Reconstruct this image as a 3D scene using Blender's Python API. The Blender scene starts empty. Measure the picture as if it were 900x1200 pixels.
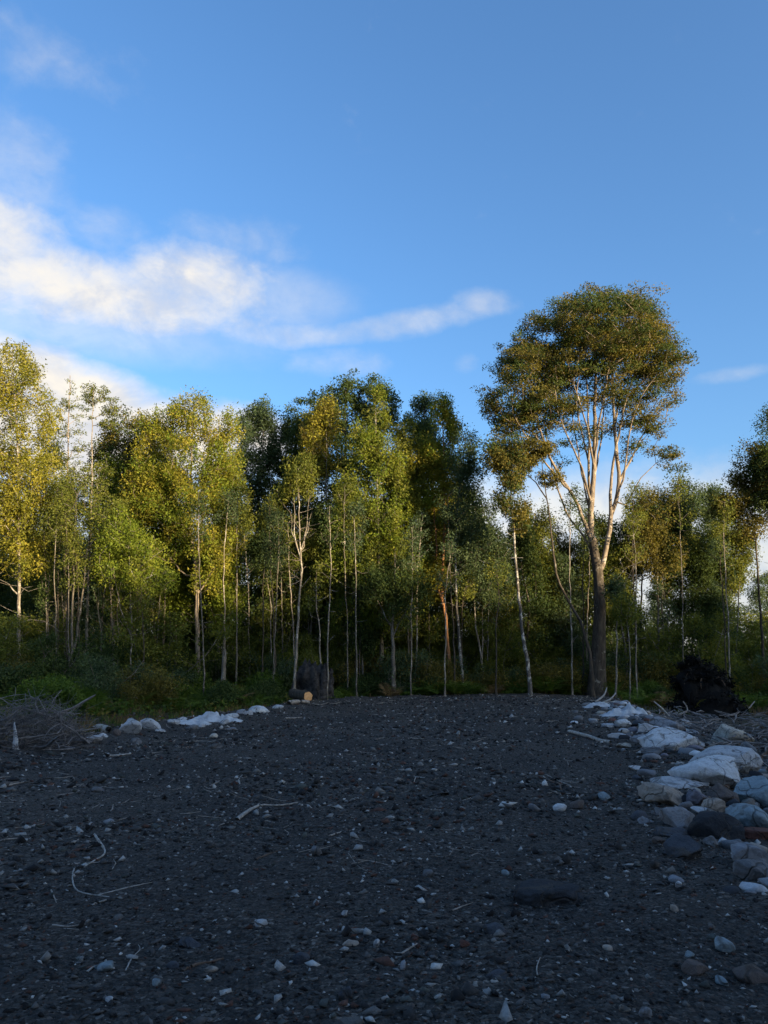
import bpy, math, random
import numpy as np
from mathutils import Vector, Matrix

R = math.radians
rng = np.random.default_rng(7)
random.seed(7)
scene = bpy.context.scene
col = scene.collection

# ------------------------------------------------------------------ camera
PITCH = R(11.3)
CAM_Z = 1.62
F = 900.0                      # focal length in units of the 900 x 1200 frame
cam_d = bpy.data.cameras.new('camera')
cam_d.sensor_fit = 'VERTICAL'; cam_d.sensor_height = 36.0; cam_d.lens = 27.0
cam_d.clip_start = 0.05; cam_d.clip_end = 9000
cam = bpy.data.objects.new('camera', cam_d); col.objects.link(cam)
cam.location = (0, 0, CAM_Z); cam.rotation_euler = (R(90) + PITCH, 0, 0)
scene.camera = cam

SUN_AZ = R(131)                # clockwise from +Y (the view direction): low, behind and to one side
SUN_EL = R(10.5)

def pix_dir(px, py):
    a, b = (px - 450) / F, (600 - py) / F
    return np.array([a, math.cos(PITCH) - b * math.sin(PITCH), math.sin(PITCH) + b * math.cos(PITCH)])

def at(px, py, Y):
    d = pix_dir(px, py)
    return np.array([0, 0, CAM_Z]) + d * (Y / d[1])

# ------------------------------------------------------------------ sky, sun, exposure
world = bpy.data.worlds.new('World'); scene.world = world; world.use_nodes = True
wn, wl = world.node_tree.nodes, world.node_tree.links
wn.clear()

class NG:
    """tiny helper for node maths"""
    def __init__(s, nodes, links): s.n, s.l = nodes, links
    def put(s, sock, v):
        if isinstance(v, bpy.types.NodeSocket): s.l.new(v, sock)
        else: sock.default_value = v
    def m(s, op, a, b=0.0, c=0.0, clamp=False):
        n = s.n.new('ShaderNodeMath'); n.operation = op; n.use_clamp = clamp
        s.put(n.inputs[0], a); s.put(n.inputs[1], b); s.put(n.inputs[2], c)
        return n.outputs[0]
    def ss(s, v, lo, hi):
        n = s.n.new('ShaderNodeMapRange'); n.interpolation_type = 'SMOOTHSTEP'
        s.put(n.inputs['Value'], v); s.put(n.inputs['From Min'], lo); s.put(n.inputs['From Max'], hi)
        return n.outputs[0]
    def mix(s, f, a, b, blend='MIX'):
        n = s.n.new('ShaderNodeMix'); n.data_type = 'RGBA'; n.blend_type = blend
        s.put(n.inputs[0], f); s.put(n.inputs[6], a); s.put(n.inputs[7], b)
        return n.outputs[2]
    def noise(s, vec, scale, detail=4, rough=0.55, dist=0.0):
        n = s.n.new('ShaderNodeTexNoise')
        if vec is not None: s.l.new(vec, n.inputs['Vector'])
        n.inputs['Scale'].default_value = scale; n.inputs['Detail'].default_value = detail
        n.inputs['Roughness'].default_value = rough; n.inputs['Distortion'].default_value = dist
        return n.outputs[0]
    def comb(s, x, y, z):
        n = s.n.new('ShaderNodeCombineXYZ')
        for i, v in enumerate((x, y, z)): s.put(n.inputs[i], v)
        return n.outputs[0]

g = NG(wn, wl)
sky = wn.new('ShaderNodeTexSky'); sky.sky_type = 'NISHITA'; sky.sun_disc = False
sky.sun_elevation = SUN_EL; sky.sun_rotation = SUN_AZ
sky.altitude = 0; sky.air_density = 1.0; sky.dust_density = 3.0; sky.ozone_density = 3.0
tc = wn.new('ShaderNodeTexCoord')
sep = wn.new('ShaderNodeSeparateXYZ'); wl.new(tc.outputs['Generated'], sep.inputs[0])
A = g.m('ARCTAN2', sep.outputs[0], sep.outputs[1])
E = g.m('ARCSINE', sep.outputs[2])
cv = g.comb(g.m('MULTIPLY', A, 4.6), g.m('MULTIPLY', E, 6.6), 0.3)
nz = g.noise(cv, 2.3, 7, 0.56, 0.3)
nfine = g.noise(cv, 7.0, 6, 0.6, 0.2)
nn = g.m('ADD', g.m('MULTIPLY', nz, 0.62), g.m('MULTIPLY', nfine, 0.38))
nn = g.m('MULTIPLY', g.m('SUBTRACT', nn, 0.5), 2.6)

def ae(px, py):
    d = pix_dir(px, py); d = d / np.linalg.norm(d)
    return math.atan2(d[0], d[1]), math.asin(d[2])

def blob(px, py, rx, ry, amp=1.0, tilt=0.0):
    a0, e0 = ae(px, py)
    da = g.m('SUBTRACT', A, a0); de = g.m('SUBTRACT', E, e0)
    if tilt: de = g.m('SUBTRACT', de, g.m('MULTIPLY', da, tilt))
    qa = g.m('POWER', g.m('ABSOLUTE', g.m('DIVIDE', da, rx / F)), 2.0)
    qe = g.m('POWER', g.m('ABSOLUTE', g.m('DIVIDE', de, ry / F)), 2.0)
    v = g.m('SUBTRACT', 1.0, g.m('ADD', qa, qe))
    return g.m('MULTIPLY', g.m('MAXIMUM', v, -1.2), amp)

def cloud_layer(blobs, lo, hi, k):
    acc = None
    for b in blobs:
        v = blob(*b)
        acc = v if acc is None else g.m('SMOOTH_MAX', acc, v, 0.35)
    return g.ss(g.m('ADD', acc, g.m('MULTIPLY', nn, k)), lo, hi)

thick = cloud_layer([(60, 330, 230, 40, 1.0, -0.04), (-60, 292, 130, 66), (225, 330, 100, 40, 0.8), (120, 352, 190, 32, 0.8)], -0.60, 1.25, 1.0)
veil = cloud_layer([(60, 372, 260, 44), (300, 350, 130, 40, 0.7)], -0.4, 1.5, 0.5)
bank = cloud_layer([(40, 486, 240, 88, 1.0, -0.16), (240, 516, 140, 52, 0.9), (-160, 440, 200, 90)], -0.05, 0.75, 0.4)
streak = cloud_layer([(310, 392, 130, 15, 1.0, 0.03), (480, 378, 120, 16, 1.0, 0.12), (560, 356, 36, 16, 0.9),
                      (165, 405, 50, 15, 0.9)], -0.55, 2.0, 1.6)
wisp = cloud_layer([(20, 200, 70, 70), (60, 70, 120, 40, 0.7), (130, 275, 70, 34), (400, 426, 80, 22),
                    (862, 438, 46, 11), (545, 424, 20, 16, 0.8), (270, 290, 110, 40, 0.8)], 0.0, 1.8, 1.1)
# low cloud bank that rings the horizon
rim = g.ss(g.m('ADD', g.m('SUBTRACT', 0.240, E), g.m('MULTIPLY', nn, 0.035)), -0.03, 0.06)
low = g.m('MULTIPLY', rim, 0.80)
dens = g.m('MAXIMUM', g.m('MAXIMUM', g.m('MULTIPLY', thick, 0.92), bank),
           g.m('MAXIMUM', g.m('MULTIPLY', streak, 0.48), g.m('MULTIPLY', wisp, 0.34)))
dens = g.m('MAXIMUM', g.m('MAXIMUM', dens, g.m('MULTIPLY', veil, 0.45)), low)
# cloud colour: warm white where it is thick, blue-grey in the folds
fold = g.ss(g.noise(cv, 2.6, 5, 0.6, 0.4), 0.36, 0.62)
CL = 3.0
ccol = g.mix(fold, (0.74 * CL, 0.76 * CL, 0.82 * CL, 1), (1.06 * CL, 0.985 * CL, 0.87 * CL, 1))
hs = wn.new('ShaderNodeHueSaturation'); hs.inputs['Saturation'].default_value = 1.07
hs.inputs['Value'].default_value = 1.0; hs.inputs['Hue'].default_value = 0.5
wl.new(sky.outputs[0], hs.inputs['Color'])
blue = g.mix(1.0, hs.outputs[0], (0.95, 1.08, 1.19, 1), 'MULTIPLY')      # the phone's cool white balance
final = g.mix(dens, blue, ccol)
bg = wn.new('ShaderNodeBackground'); bg.inputs['Strength'].default_value = 0.113
wl.new(final, bg.inputs['Color'])
wo = wn.new('ShaderNodeOutputWorld'); wl.new(bg.outputs[0], wo.inputs[0])

sun_d = bpy.data.lights.new('sun', 'SUN'); sun_d.energy = 5.0; sun_d.angle = R(0.6); sun_d.color = (1.0, 0.775, 0.46)
sun = bpy.data.objects.new('sun', sun_d); col.objects.link(sun)
SUN_DIR = np.array([math.sin(SUN_AZ) * math.cos(SUN_EL), math.cos(SUN_AZ) * math.cos(SUN_EL), math.sin(SUN_EL)])
sun.rotation_euler = Vector(SUN_DIR).to_track_quat('Z', 'Y').to_euler()
sun.location = (40, -30, 60)

vs = scene.view_settings
vs.view_transform = 'Standard'; vs.look = 'None'; vs.exposure = 1.55; vs.gamma = 1.0; vs.use_curve_mapping = False
scene.render.engine = 'CYCLES'
cy = scene.cycles
cy.max_bounces = 5; cy.diffuse_bounces = 3; cy.glossy_bounces = 2; cy.transmission_bounces = 3; cy.transparent_max_bounces = 4
cy.use_denoising = True
cy.sample_clamp_indirect = 4.0

# ------------------------------------------------------------------ numpy noise
_T = np.random.default_rng(3).random((64, 64, 64)).astype(np.float32)
def vnoise(p):
    p = np.asarray(p, float); i = np.floor(p).astype(int); f = p - i; f = f * f * (3 - 2 * f)
    o = 0.0
    for dx in (0, 1):
        for dy in (0, 1):
            for dz in (0, 1):
                w = (f[..., 0] if dx else 1 - f[..., 0]) * (f[..., 1] if dy else 1 - f[..., 1]) * (f[..., 2] if dz else 1 - f[..., 2])
                o = o + w * _T[(i[..., 0] + dx) & 63, (i[..., 1] + dy) & 63, (i[..., 2] + dz) & 63]
    return o * 2 - 1
def fbm(p, octv=4, gain=0.5):
    p = np.asarray(p, float); a, s, o = 1.0, 0.0, 0.0
    for k in range(octv):
        o = o + a * vnoise(p + 17.3 * k); s += a; a *= gain; p = p * 2.03
    return o / s
def sstep(x, lo, hi):
    t = np.clip((np.asarray(x, float) - lo) / (hi - lo), 0, 1); return t * t * (3 - 2 * t)

# ------------------------------------------------------------------ lie of the land
def pad_s(x, y):
    """metres inside (+) or outside (-) the gravel pad"""
    xl = np.interp(y, [-30, 0, 10, 16, 22, 28, 34, 39, 43], [-14, -11, -9.0, -7.6, -6.7, -5.3, -3.6, -1.0, 2.0])
    xr = np.interp(y, [-30, 0, 6, 14, 25, 41], [-2.0, 1.9, 3.2, 5.6, 8.0, 11.6])
    ye = np.interp(x, [-6, 0, 4, 12], [33.0, 39.5, 41.0, 41.0])
    s = np.minimum(np.minimum(x - xl, (xr - x)), ye - y)
    return s + 0.35 * fbm(np.stack([x * 0.5, y * 0.5, 0 * x + 4], -1), 3)

def ground_h(x, y, fine=True):
    x = np.asarray(x, float); y = np.asarray(y, float)
    s = pad_s(x, y)
    h = 0.05 * fbm(np.stack([x * 0.16, y * 0.16, 0 * x], -1), 3)
    pad = sstep(s, -1.3, 0.5)
    d = np.hypot(x, y)
    rough = fbm(np.stack([x * 0.9, y * 0.9, 0 * x + 9], -1), 4)
    h = h + (1 - pad) * (-0.30 + 0.16 * rough) + pad * (0.045 * rough)
    h = h + 0.11 * np.exp(-(s / 0.9) ** 2) * sstep(d, 8, 14)                        # pushed-up lip round the pad
    h = h + (1 - pad) * 0.3 * sstep(y, 40, 60)
    hump = 0.24 * np.exp(-((x - 5.5) / 6.0) ** 2 - ((y - 31) / 11) ** 2) - 0.10 * np.exp(-((x + 6) / 4.0) ** 2 - ((y - 14) / 8) ** 2)
    und = fbm(np.stack([x * .55 + 3, y * .38, 0 * x + 12], -1), 3)
    rut = np.exp(-((x + 1.2 + .05 * y - .5 * np.sin(y * .2)) / .32) ** 2) + np.exp(-((x - .7 + .05 * y - .5 * np.sin(y * .2)) / .32) ** 2)
    h = h + pad * (hump + .085 * und * sstep(d, 2, 6) - .035 * rut * sstep(d, 4, 8))
    if fine:
        f1 = fbm(np.stack([x * 5, y * 5, 0 * x + 2], -1), 4, 0.6)
        f2 = np.abs(fbm(np.stack([x * 14, y * 14, 0 * x + 5], -1), 3, 0.6))
        h = h + (0.028 * f1 + 0.022 * f2) * np.exp(-d / 40)
    # wooded bank behind the photographer, towards the low sun
    bk = sstep(-y + 0.30 * x, 9.5, 40) 
    h = h + bk * (12.0 + 1.6 * fbm(np.stack([x * 0.05, y * 0.05, 0 * x + 1], -1), 3)) * np.exp(-(d / 900) ** 2)
    return h

CAM = np.array([0, 0, CAM_Z])
def on_ground(px, py, *_):
    """where the line of sight meets the land"""
    d = pix_dir(px, py)
    t = np.geomspace(1.0, 80, 420); P = CAM + d * t[:, None]
    k = int(np.argmax(P[:, 2] <= ground_h(P[:, 0], P[:, 1], False))) or 419
    t = np.linspace(t[max(0, k - 6)], t[min(419, k + 3)], 120); P = CAM + d * t[:, None]
    k = int(np.argmax(P[:, 2] <= ground_h(P[:, 0], P[:, 1]) + .004)) or 60
    return P[k].copy()

# ------------------------------------------------------------------ object helpers
def link(o, parent=None):
    col.objects.link(o)
    if parent is not None: o.parent = parent
    return o
def mesh(name, V, Fc, mats, smooth=True, attr=None):
    me = bpy.data.meshes.new(name)
    V = np.asarray(V, np.float32)
    if isinstance(Fc, np.ndarray):
        n, k = Fc.shape
        me.vertices.add(len(V)); me.vertices.foreach_set('co', V.ravel())
        me.loops.add(n * k); me.loops.foreach_set('vertex_index', Fc.astype(np.int32).ravel())
        me.polygons.add(n); me.polygons.foreach_set('loop_start', np.arange(0, n * k, k, dtype=np.int32))
        me.update(calc_edges=True)
    else:
        me.from_pydata([tuple(v) for v in V], [], Fc)
    if smooth: me.polygons.foreach_set('use_smooth', np.ones(len(me.polygons), bool))
    for m in (mats if isinstance(mats, (list, tuple)) else [mats]): me.materials.append(m)
    if attr is not None:
        for nm, arr in attr.items():
            arr = np.asarray(arr, np.float32)
            if arr.ndim == 1:
                a = me.attributes.new(nm, 'FLOAT', 'POINT'); a.data.foreach_set('value', arr)
            else:
                a = me.attributes.new(nm, 'FLOAT_COLOR', 'POINT')
                a.data.foreach_set('color', np.concatenate([arr, np.ones((len(arr), 1), np.float32)], 1).ravel())
    me.update()
    return me
def obj(name, me, parent=None, loc=None, rot=None, sc=None):
    o = bpy.data.objects.new(name, me)
    if loc is not None: o.location = loc
    if rot is not None: o.rotation_euler = rot
    if sc is not None: o.scale = sc
    return link(o, parent)
def tag(o, label, cat, group=None):
    o['label'] = label; o['category'] = cat
    if group: o['group'] = group
    return o
def thing(name, label, cat, loc, group=None, rz=0.0, sc=1.0):
    o = bpy.data.objects.new(name, None); o.location = loc; o.rotation_euler = (0, 0, rz); o.scale = (sc,) * 3
    o.empty_display_size = 0.2
    return tag(link(o), label, cat, group)
def copy_tree(o, parent=None):
    c = o.copy(); col.objects.link(c); c.parent = parent
    for ch in list(o.children): copy_tree(ch, c)
    return c

# ------------------------------------------------------------------ materials
def newmat(name):
    m = bpy.data.materials.new(name); m.use_nodes = True
    nt = m.node_tree; nt.nodes.clear()
    out = nt.nodes.new('ShaderNodeOutputMaterial')
    return m, NG(nt.nodes, nt.links), out
def attr_node(g, name):
    n = g.n.new('ShaderNodeAttribute'); n.attribute_name = name; return n
def principled(g, out, color, rough=0.9, spec=0.25, bump=None, bump_d=0.02, bump_s=0.6):
    b = g.n.new('ShaderNodeBsdfPrincipled')
    g.put(b.inputs['Base Color'], color); g.put(b.inputs['Roughness'], rough)
    b.inputs['Specular IOR Level'].default_value = spec
    if bump is not None:
        bn = g.n.new('ShaderNodeBump'); bn.inputs['Distance'].default_value = bump_d; bn.inputs['Strength'].default_value = bump_s
        g.l.new(bump, bn.inputs['Height']); g.l.new(bn.outputs[0], b.inputs['Normal'])
    g.l.new(b.outputs[0], out.inputs[0])
    return b
def ramp(g, fac, stops):
    n = g.n.new('ShaderNodeValToRGB'); e = n.color_ramp.elements
    while len(e) < len(stops): e.new(0.5)
    for k, (p, c) in enumerate(stops): e[k].position = p; e[k].color = (*c, 1)
    g.l.new(fac, n.inputs[0]); return n.outputs[0]

def leaf_mat(name, c1, c2, c3, trans=0.42):
    m, g, out = newmat(name)
    v = attr_node(g, 'v').outputs['Fac']
    c = ramp(g, v, [(0.05, c1), (0.5, c2), (0.95, c3)])
    b = g.n.new('ShaderNodeBsdfPrincipled'); g.l.new(c, b.inputs['Base Color'])
    b.inputs['Roughness'].default_value = 0.7; b.inputs['Specular IOR Level'].default_value = 0.12
    t = g.n.new('ShaderNodeBsdfTranslucent')
    g.l.new(g.mix(1.0, c, (1.25, 1.2, 0.6, 1), 'MULTIPLY'), t.inputs[0])
    mx = g.n.new('ShaderNodeMixShader'); mx.inputs[0].default_value = trans
    g.l.new(b.outputs[0], mx.inputs[1]); g.l.new(t.outputs[0], mx.inputs[2]); g.l.new(mx.outputs[0], out.inputs[0])
    return m
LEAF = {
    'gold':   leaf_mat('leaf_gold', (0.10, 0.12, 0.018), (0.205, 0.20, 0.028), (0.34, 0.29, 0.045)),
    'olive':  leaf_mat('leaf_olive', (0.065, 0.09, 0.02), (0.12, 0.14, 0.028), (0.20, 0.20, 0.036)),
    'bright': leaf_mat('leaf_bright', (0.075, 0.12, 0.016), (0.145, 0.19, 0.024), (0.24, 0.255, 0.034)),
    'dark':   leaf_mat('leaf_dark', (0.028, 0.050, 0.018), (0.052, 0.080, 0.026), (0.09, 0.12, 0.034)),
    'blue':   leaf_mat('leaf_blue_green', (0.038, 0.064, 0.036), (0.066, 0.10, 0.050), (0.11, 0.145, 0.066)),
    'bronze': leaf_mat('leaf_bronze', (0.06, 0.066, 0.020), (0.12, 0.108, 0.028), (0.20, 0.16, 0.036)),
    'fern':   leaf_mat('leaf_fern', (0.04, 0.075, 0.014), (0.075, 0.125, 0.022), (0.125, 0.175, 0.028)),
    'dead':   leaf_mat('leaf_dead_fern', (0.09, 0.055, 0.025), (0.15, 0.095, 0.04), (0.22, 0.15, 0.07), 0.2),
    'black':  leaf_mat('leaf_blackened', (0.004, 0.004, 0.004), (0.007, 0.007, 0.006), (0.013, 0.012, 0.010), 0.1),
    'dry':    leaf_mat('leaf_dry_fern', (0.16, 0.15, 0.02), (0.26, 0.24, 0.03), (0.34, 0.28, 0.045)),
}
def bark_mat(name, c1, c2, c3, lich=0.5):
    m, g, out = newmat(name)
    tcn = g.n.new('ShaderNodeTexCoord').outputs['Object']
    mp = g.n.new('ShaderNodeMapping'); mp.inputs['Scale'].default_value = (1, 1, 0.25); g.l.new(tcn, mp.inputs[0])
    n1 = g.noise(mp.outputs[0], 9, 5, 0.65); n2 = g.noise(tcn, 2.6, 5, 0.7, 0.6)
    c = g.mix(g.ss(n1, 0.35, 0.68), (*c1, 1), (*c2, 1))
    c = g.mix(g.ss(n2, lich, lich + 0.10), c, (*c3, 1))
    principled(g, out, c, 0.95, 0.15, n1, 0.03, 0.8)
    return m
BARK = {
    'pale':  bark_mat('bark_pale', (0.12, 0.10, 0.08), (0.24, 0.21, 0.17), (0.38, 0.355, 0.31), 0.52),
    'grey':  bark_mat('bark_grey', (0.085, 0.075, 0.06), (0.16, 0.14, 0.115), (0.30, 0.28, 0.25), 0.54),
    'dark':  bark_mat('bark_dark', (0.04, 0.033, 0.026), (0.085, 0.07, 0.055), (0.19, 0.175, 0.15), 0.58),
    'red':   bark_mat('bark_red', (0.16, 0.075, 0.035), (0.30, 0.155, 0.075), (0.42, 0.34, 0.26), 0.60),
    'tan':   bark_mat('bark_tan', (0.12, 0.095, 0.072), (0.27, 0.22, 0.17), (0.40, 0.355, 0.30), 0.56),
    'mottle': bark_mat('bark_mottled', (0.06, 0.053, 0.047), (0.12, 0.107, 0.094), (0.36, 0.345, 0.315), 0.49),
}
def stone_mat():
    m, g, out = newmat('stone')
    oi = g.n.new('ShaderNodeObjectInfo')
    tcn = g.n.new('ShaderNodeTexCoord').outputs['Object']
    n1 = g.noise(tcn, 2.2, 6, 0.65, 0.4); n2 = g.noise(tcn, 22, 4, 0.7)
    ge = g.n.new('ShaderNodeNewGeometry').outputs['Position']
    w1 = g.noise(ge, 3.1, 6, 0.7, 0.8); w2 = g.noise(ge, 17, 5, 0.75, 0.4)
    vo = g.n.new('ShaderNodeTexVoronoi'); vo.feature = 'DISTANCE_TO_EDGE'; vo.inputs['Scale'].default_value = 2.3
    wv = g.n.new('ShaderNodeVectorMath'); wv.operation = 'ADD'; g.l.new(ge, wv.inputs[0])
    sv = g.n.new('ShaderNodeVectorMath'); sv.operation = 'SCALE'; sv.inputs['Scale'].default_value = .5
    nc = g.n.new('ShaderNodeTexNoise'); nc.inputs['Scale'].default_value = 3.0; g.l.new(ge, nc.inputs['Vector']); g.l.new(nc.outputs['Color'], sv.inputs[0])
    g.l.new(sv.outputs[0], wv.inputs[1]); g.l.new(wv.outputs[0], vo.inputs['Vector'])
    crack = g.ss(vo.outputs['Distance'], 0.0, 0.035)
    k = g.m('ADD', g.m('MULTIPLY', w1, 0.8), g.m('MULTIPLY', w2, 0.55))
    c = g.mix(1.0, oi.outputs['Color'], ramp(g, k, [(0.42, (0.42, 0.40, 0.38)), (0.62, (0.85, 0.84, 0.83)), (0.9, (1.3, 1.28, 1.24))]), 'MULTIPLY')
    c = g.mix(g.m('MULTIPLY', g.ss(w1, 0.52, 0.64), .75), c, (0.075, 0.062, 0.048, 1))           # clinging soil
    c = g.mix(g.m('MULTIPLY', g.m('SUBTRACT', 1.0, crack), .6), c, (0.05, 0.045, 0.04, 1))
    hh = g.m('ADD', k, g.m('MULTIPLY', crack, .35))
    principled(g, out, c, 0.95, 0.15, hh, 0.06, 0.8)
    return m
STONE = stone_mat()
def plain(name, c1, c2, scale=6, rough=0.9, bump=0.02):
    m, g, out = newmat(name)
    tcn = g.n.new('ShaderNodeTexCoord').outputs['Object']
    n1 = g.noise(tcn, scale, 5, 0.65, 0.3)
    principled(g, out, g.mix(g.ss(n1, 0.3, 0.7), (*c1, 1), (*c2, 1)), rough, 0.2, n1, bump, 0.6)
    return m
DRYWOOD = plain('dry_wood', (0.17, 0.145, 0.12), (0.36, 0.32, 0.28), 14)
PALEWOOD = plain('pale_wood', (0.20, 0.18, 0.155), (0.42, 0.39, 0.35), 16)
BROWNWOOD = plain('brown_wood', (0.09, 0.06, 0.042), (0.18, 0.125, 0.09), 14)
TWIGMAT = plain('brush_twig', (0.085, 0.078, 0.076), (0.235, 0.215, 0.205), 5)
CUTWOOD = plain('fresh_cut_wood', (0.52, 0.26, 0.10), (0.72, 0.42, 0.20), 8)
FABRIC = plain('ground_fabric', (0.27, 0.285, 0.30), (0.50, 0.52, 0.54), 4, 0.8)
BLACKSOIL = plain('black_soil', (0.004, 0.004, 0.004), (0.011, 0.010, 0.009), 6, 1.0, 0.06)
STUMPMAT = plain('stump_wood', (0.014, 0.012, 0.011), (0.062, 0.056, 0.053), 5, 0.95, 0.05)

# ground
gm, g, out = newmat('ground_gravel_and_soil')
tcn = g.n.new('ShaderNodeTexCoord').outputs['Object']
soil = attr_node(g, 'soil').outputs['Fac']
def voro(scale, feature='F1'):
    n = g.n.new('ShaderNodeTexVoronoi'); n.inputs['Scale'].default_value = scale; n.feature = feature
    g.l.new(tcn, n.inputs['Vector']); return n
v1, v2, v3 = voro(36), voro(14), voro(75)
bw = g.n.new('ShaderNodeSeparateColor'); g.l.new(v1.outputs['Color'], bw.inputs[0])
bw3 = g.n.new('ShaderNodeSeparateColor'); g.l.new(v3.outputs['Color'], bw3.inputs[0])
bw2 = g.n.new('ShaderNodeSeparateColor'); g.l.new(v2.outputs['Color'], bw2.inputs[0])
STOPS = [(0.0, (0.014, 0.0135, 0.013)), (0.40, (0.034, 0.033, 0.031)), (0.70, (0.070, 0.067, 0.063)), (0.88, (0.125, 0.119, 0.108)), (0.955, (0.08, 0.046, 0.033)), (1.0, (0.32, 0.305, 0.28))]
gc = g.mix(0.38, ramp(g, bw.outputs[0], STOPS), ramp(g, bw3.outputs[1], STOPS))
big = g.noise(tcn, 0.35, 4, 0.6)
gc = g.mix(1.0, gc, ramp(g, big, [(0.3, (0.66, 0.66, 0.68)), (0.7, (1.4, 1.34, 1.26))]), 'MULTIPLY')
dst = g.m('MULTIPLY', g.ss(g.noise(tcn, 0.9, 6, 0.68, 0.6), 0.50, 0.66), 0.55)
gc = g.mix(dst, gc, (0.062, 0.058, 0.053, 1))                       # drier, silted patches
ln = g.noise(tcn, 3.0, 5, 0.7, 0.5)
sc_ = g.mix(g.ss(ln, 0.35, 0.65), (0.030, 0.022, 0.013, 1), (0.085, 0.058, 0.030, 1))
sc_ = g.mix(g.m('MULTIPLY', g.ss(g.noise(tcn, 0.8, 4, 0.6), 0.5, 0.62), 0.7), sc_, (0.045, 0.055, 0.018, 1))
hgt = g.m('ADD', g.m('MULTIPLY', v1.outputs['Distance'], -0.8), g.m('ADD', g.m('MULTIPLY', v2.outputs['Distance'], -1.2), g.m('MULTIPLY', g.noise(tcn, 60, 4, 0.7), 0.8)))
principled(g, out, g.mix(soil, gc, sc_), 0.95, 0.2, hgt, 0.04, 1.0)
GROUND = gm

# pebbles carry their own stone colour
pm, g, out = newmat('loose_gravel')
at_n = attr_node(g, 'tint').outputs['Color']
tcn = g.n.new('ShaderNodeTexCoord').outputs['Object']
n1 = g.noise(tcn, 70, 4, 0.7)
principled(g, out, g.mix(1.0, at_n, ramp(g, n1, [(0.3, (0.7, 0.7, 0.7)), (0.7, (1.25, 1.25, 1.25))]), 'MULTIPLY'), 0.9, 0.2, n1, 0.004, 0.5)
PEBBLE = pm

# ------------------------------------------------------------------ ground sheet
def build_ground():
    ang = np.concatenate([np.linspace(-180, -36, 40)[:-1], np.linspace(-36, 36, 400), np.linspace(36, 180, 40)[1:-1]])
    ang = np.radians(ang)
    rad = np.concatenate([np.geomspace(0.5, 70, 270), np.geomspace(75, 3500, 30)])
    Ag, Rg = np.meshgrid(ang, rad, indexing='ij')
    x, y = Rg * np.sin(Ag), Rg * np.cos(Ag)
    z = ground_h(x, y)
    na, nr = len(ang), len(rad)
    V = np.stack([x, y, z], -1).reshape(-1, 3)
    idx = np.arange(na * nr).reshape(na, nr); nxt = np.roll(idx, -1, 0)
    Q = np.stack([idx[:, :-1], idx[:, 1:], nxt[:, 1:], nxt[:, :-1]], -1).reshape(-1, 4)
    s = pad_s(x, y) + 0.5 * fbm(np.stack([x * 1.5, y * 1.5, 0 * x + 3], -1), 3)
    so = np.where(x > 1.5, 1 - sstep(s, -4.5, -2.2), 1 - sstep(s, -1.1, -0.1)); so = np.where((x > 1.5) & (y > 39.5), 1 - sstep(s, -1.1, -.1), so)
    V = np.vstack([V, [[0, 0, float(ground_h(0.0, 0.0))]]]); so = np.append(so.ravel(), 0)
    me = mesh('ground', V, Q[:, ::-1], GROUND, True, {'soil': so})
    # close the disc under the photographer's feet
    import bmesh
    bm = bmesh.new(); bm.from_mesh(me); bm.verts.ensure_lookup_table()
    c = bm.verts[len(V) - 1]
    for k in range(na):
        try:
            f = bm.faces.new((c, bm.verts[idx[(k + 1) % na, 0]], bm.verts[idx[k, 0]])); f.smooth = True
        except ValueError: pass
    bmesh.ops.recalc_face_normals(bm, faces=bm.faces[:])
    bm.to_mesh(me); bm.free()
    o = obj('ground', me); o['kind'] = 'structure'
    return o
build_ground()

# ------------------------------------------------------------------ tree growing
def frames(D):
    D = D / np.maximum(np.linalg.norm(D, axis=1, keepdims=True), 1e-9)
    ref = np.tile(np.array([[0.31, 0.95, 0.05]]), (len(D), 1))
    bad = np.abs((D * ref).sum(1)) > 0.97
    ref[bad] = [1, 0, 0]
    U = np.cross(D, ref); U /= np.linalg.norm(U, axis=1, keepdims=True)
    W = np.cross(D, U)
    return U, W

def tubes(P, par, rad, sel, k):
    """frusta for nodes in sel, from their parent to themselves"""
    n = len(P); d = np.zeros((n, 3)); has = par >= 0
    d[has] = P[has] - P[par[has]]
    d[~has] = [0, 0, 1]
    d /= np.maximum(np.linalg.norm(d, axis=1, keepdims=True), 1e-9)
    prim = np.full(n, -1)                              # thickest child
    for i in np.argsort(rad):
        if par[i] >= 0: prim[par[i]] = i
    dd = d.copy(); hp = prim >= 0
    dd[hp] += d[prim[hp]]
    sel = np.asarray([i for i in sel if par[i] >= 0])
    if len(sel) == 0: return np.zeros((0, 3)), np.zeros((0, 4), int)
    p = par[sel]; isprim = prim[p] == sel
    Da = np.where(isprim[:, None], dd[p], d[sel]); ra = np.where(isprim, rad[p], np.minimum(rad[p] * 0.9, rad[sel] * 1.25))
    Ua, Wa = frames(Da); Ub, Wb = frames(dd[sel])
    t = np.arange(k) * 2 * np.pi / k; c, s = np.cos(t), np.sin(t)
    A = P[p][:, None] + ra[:, None, None] * (Ua[:, None] * c[None, :, None] + Wa[:, None] * s[None, :, None])
    B = P[sel][:, None] + rad[sel][:, None, None] * (Ub[:, None] * c[None, :, None] + Wb[:, None] * s[None, :, None])
    V = np.concatenate([A, B], 1).reshape(-1, 3)
    base = np.arange(len(sel))[:, None] * 2 * k; j = np.arange(k)[None]; j2 = (j + 1) % k
    Q = np.stack([base + j, base + j2, base + k + j2, base + k + j], -1).reshape(-1, 4)
    return V, Q

def join(parts):
    V, Q, o = [], [], 0
    for v, q in parts:
        if len(v): V.append(v); Q.append(q + o); o += len(v)
    return np.concatenate(V), np.concatenate(Q)

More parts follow.
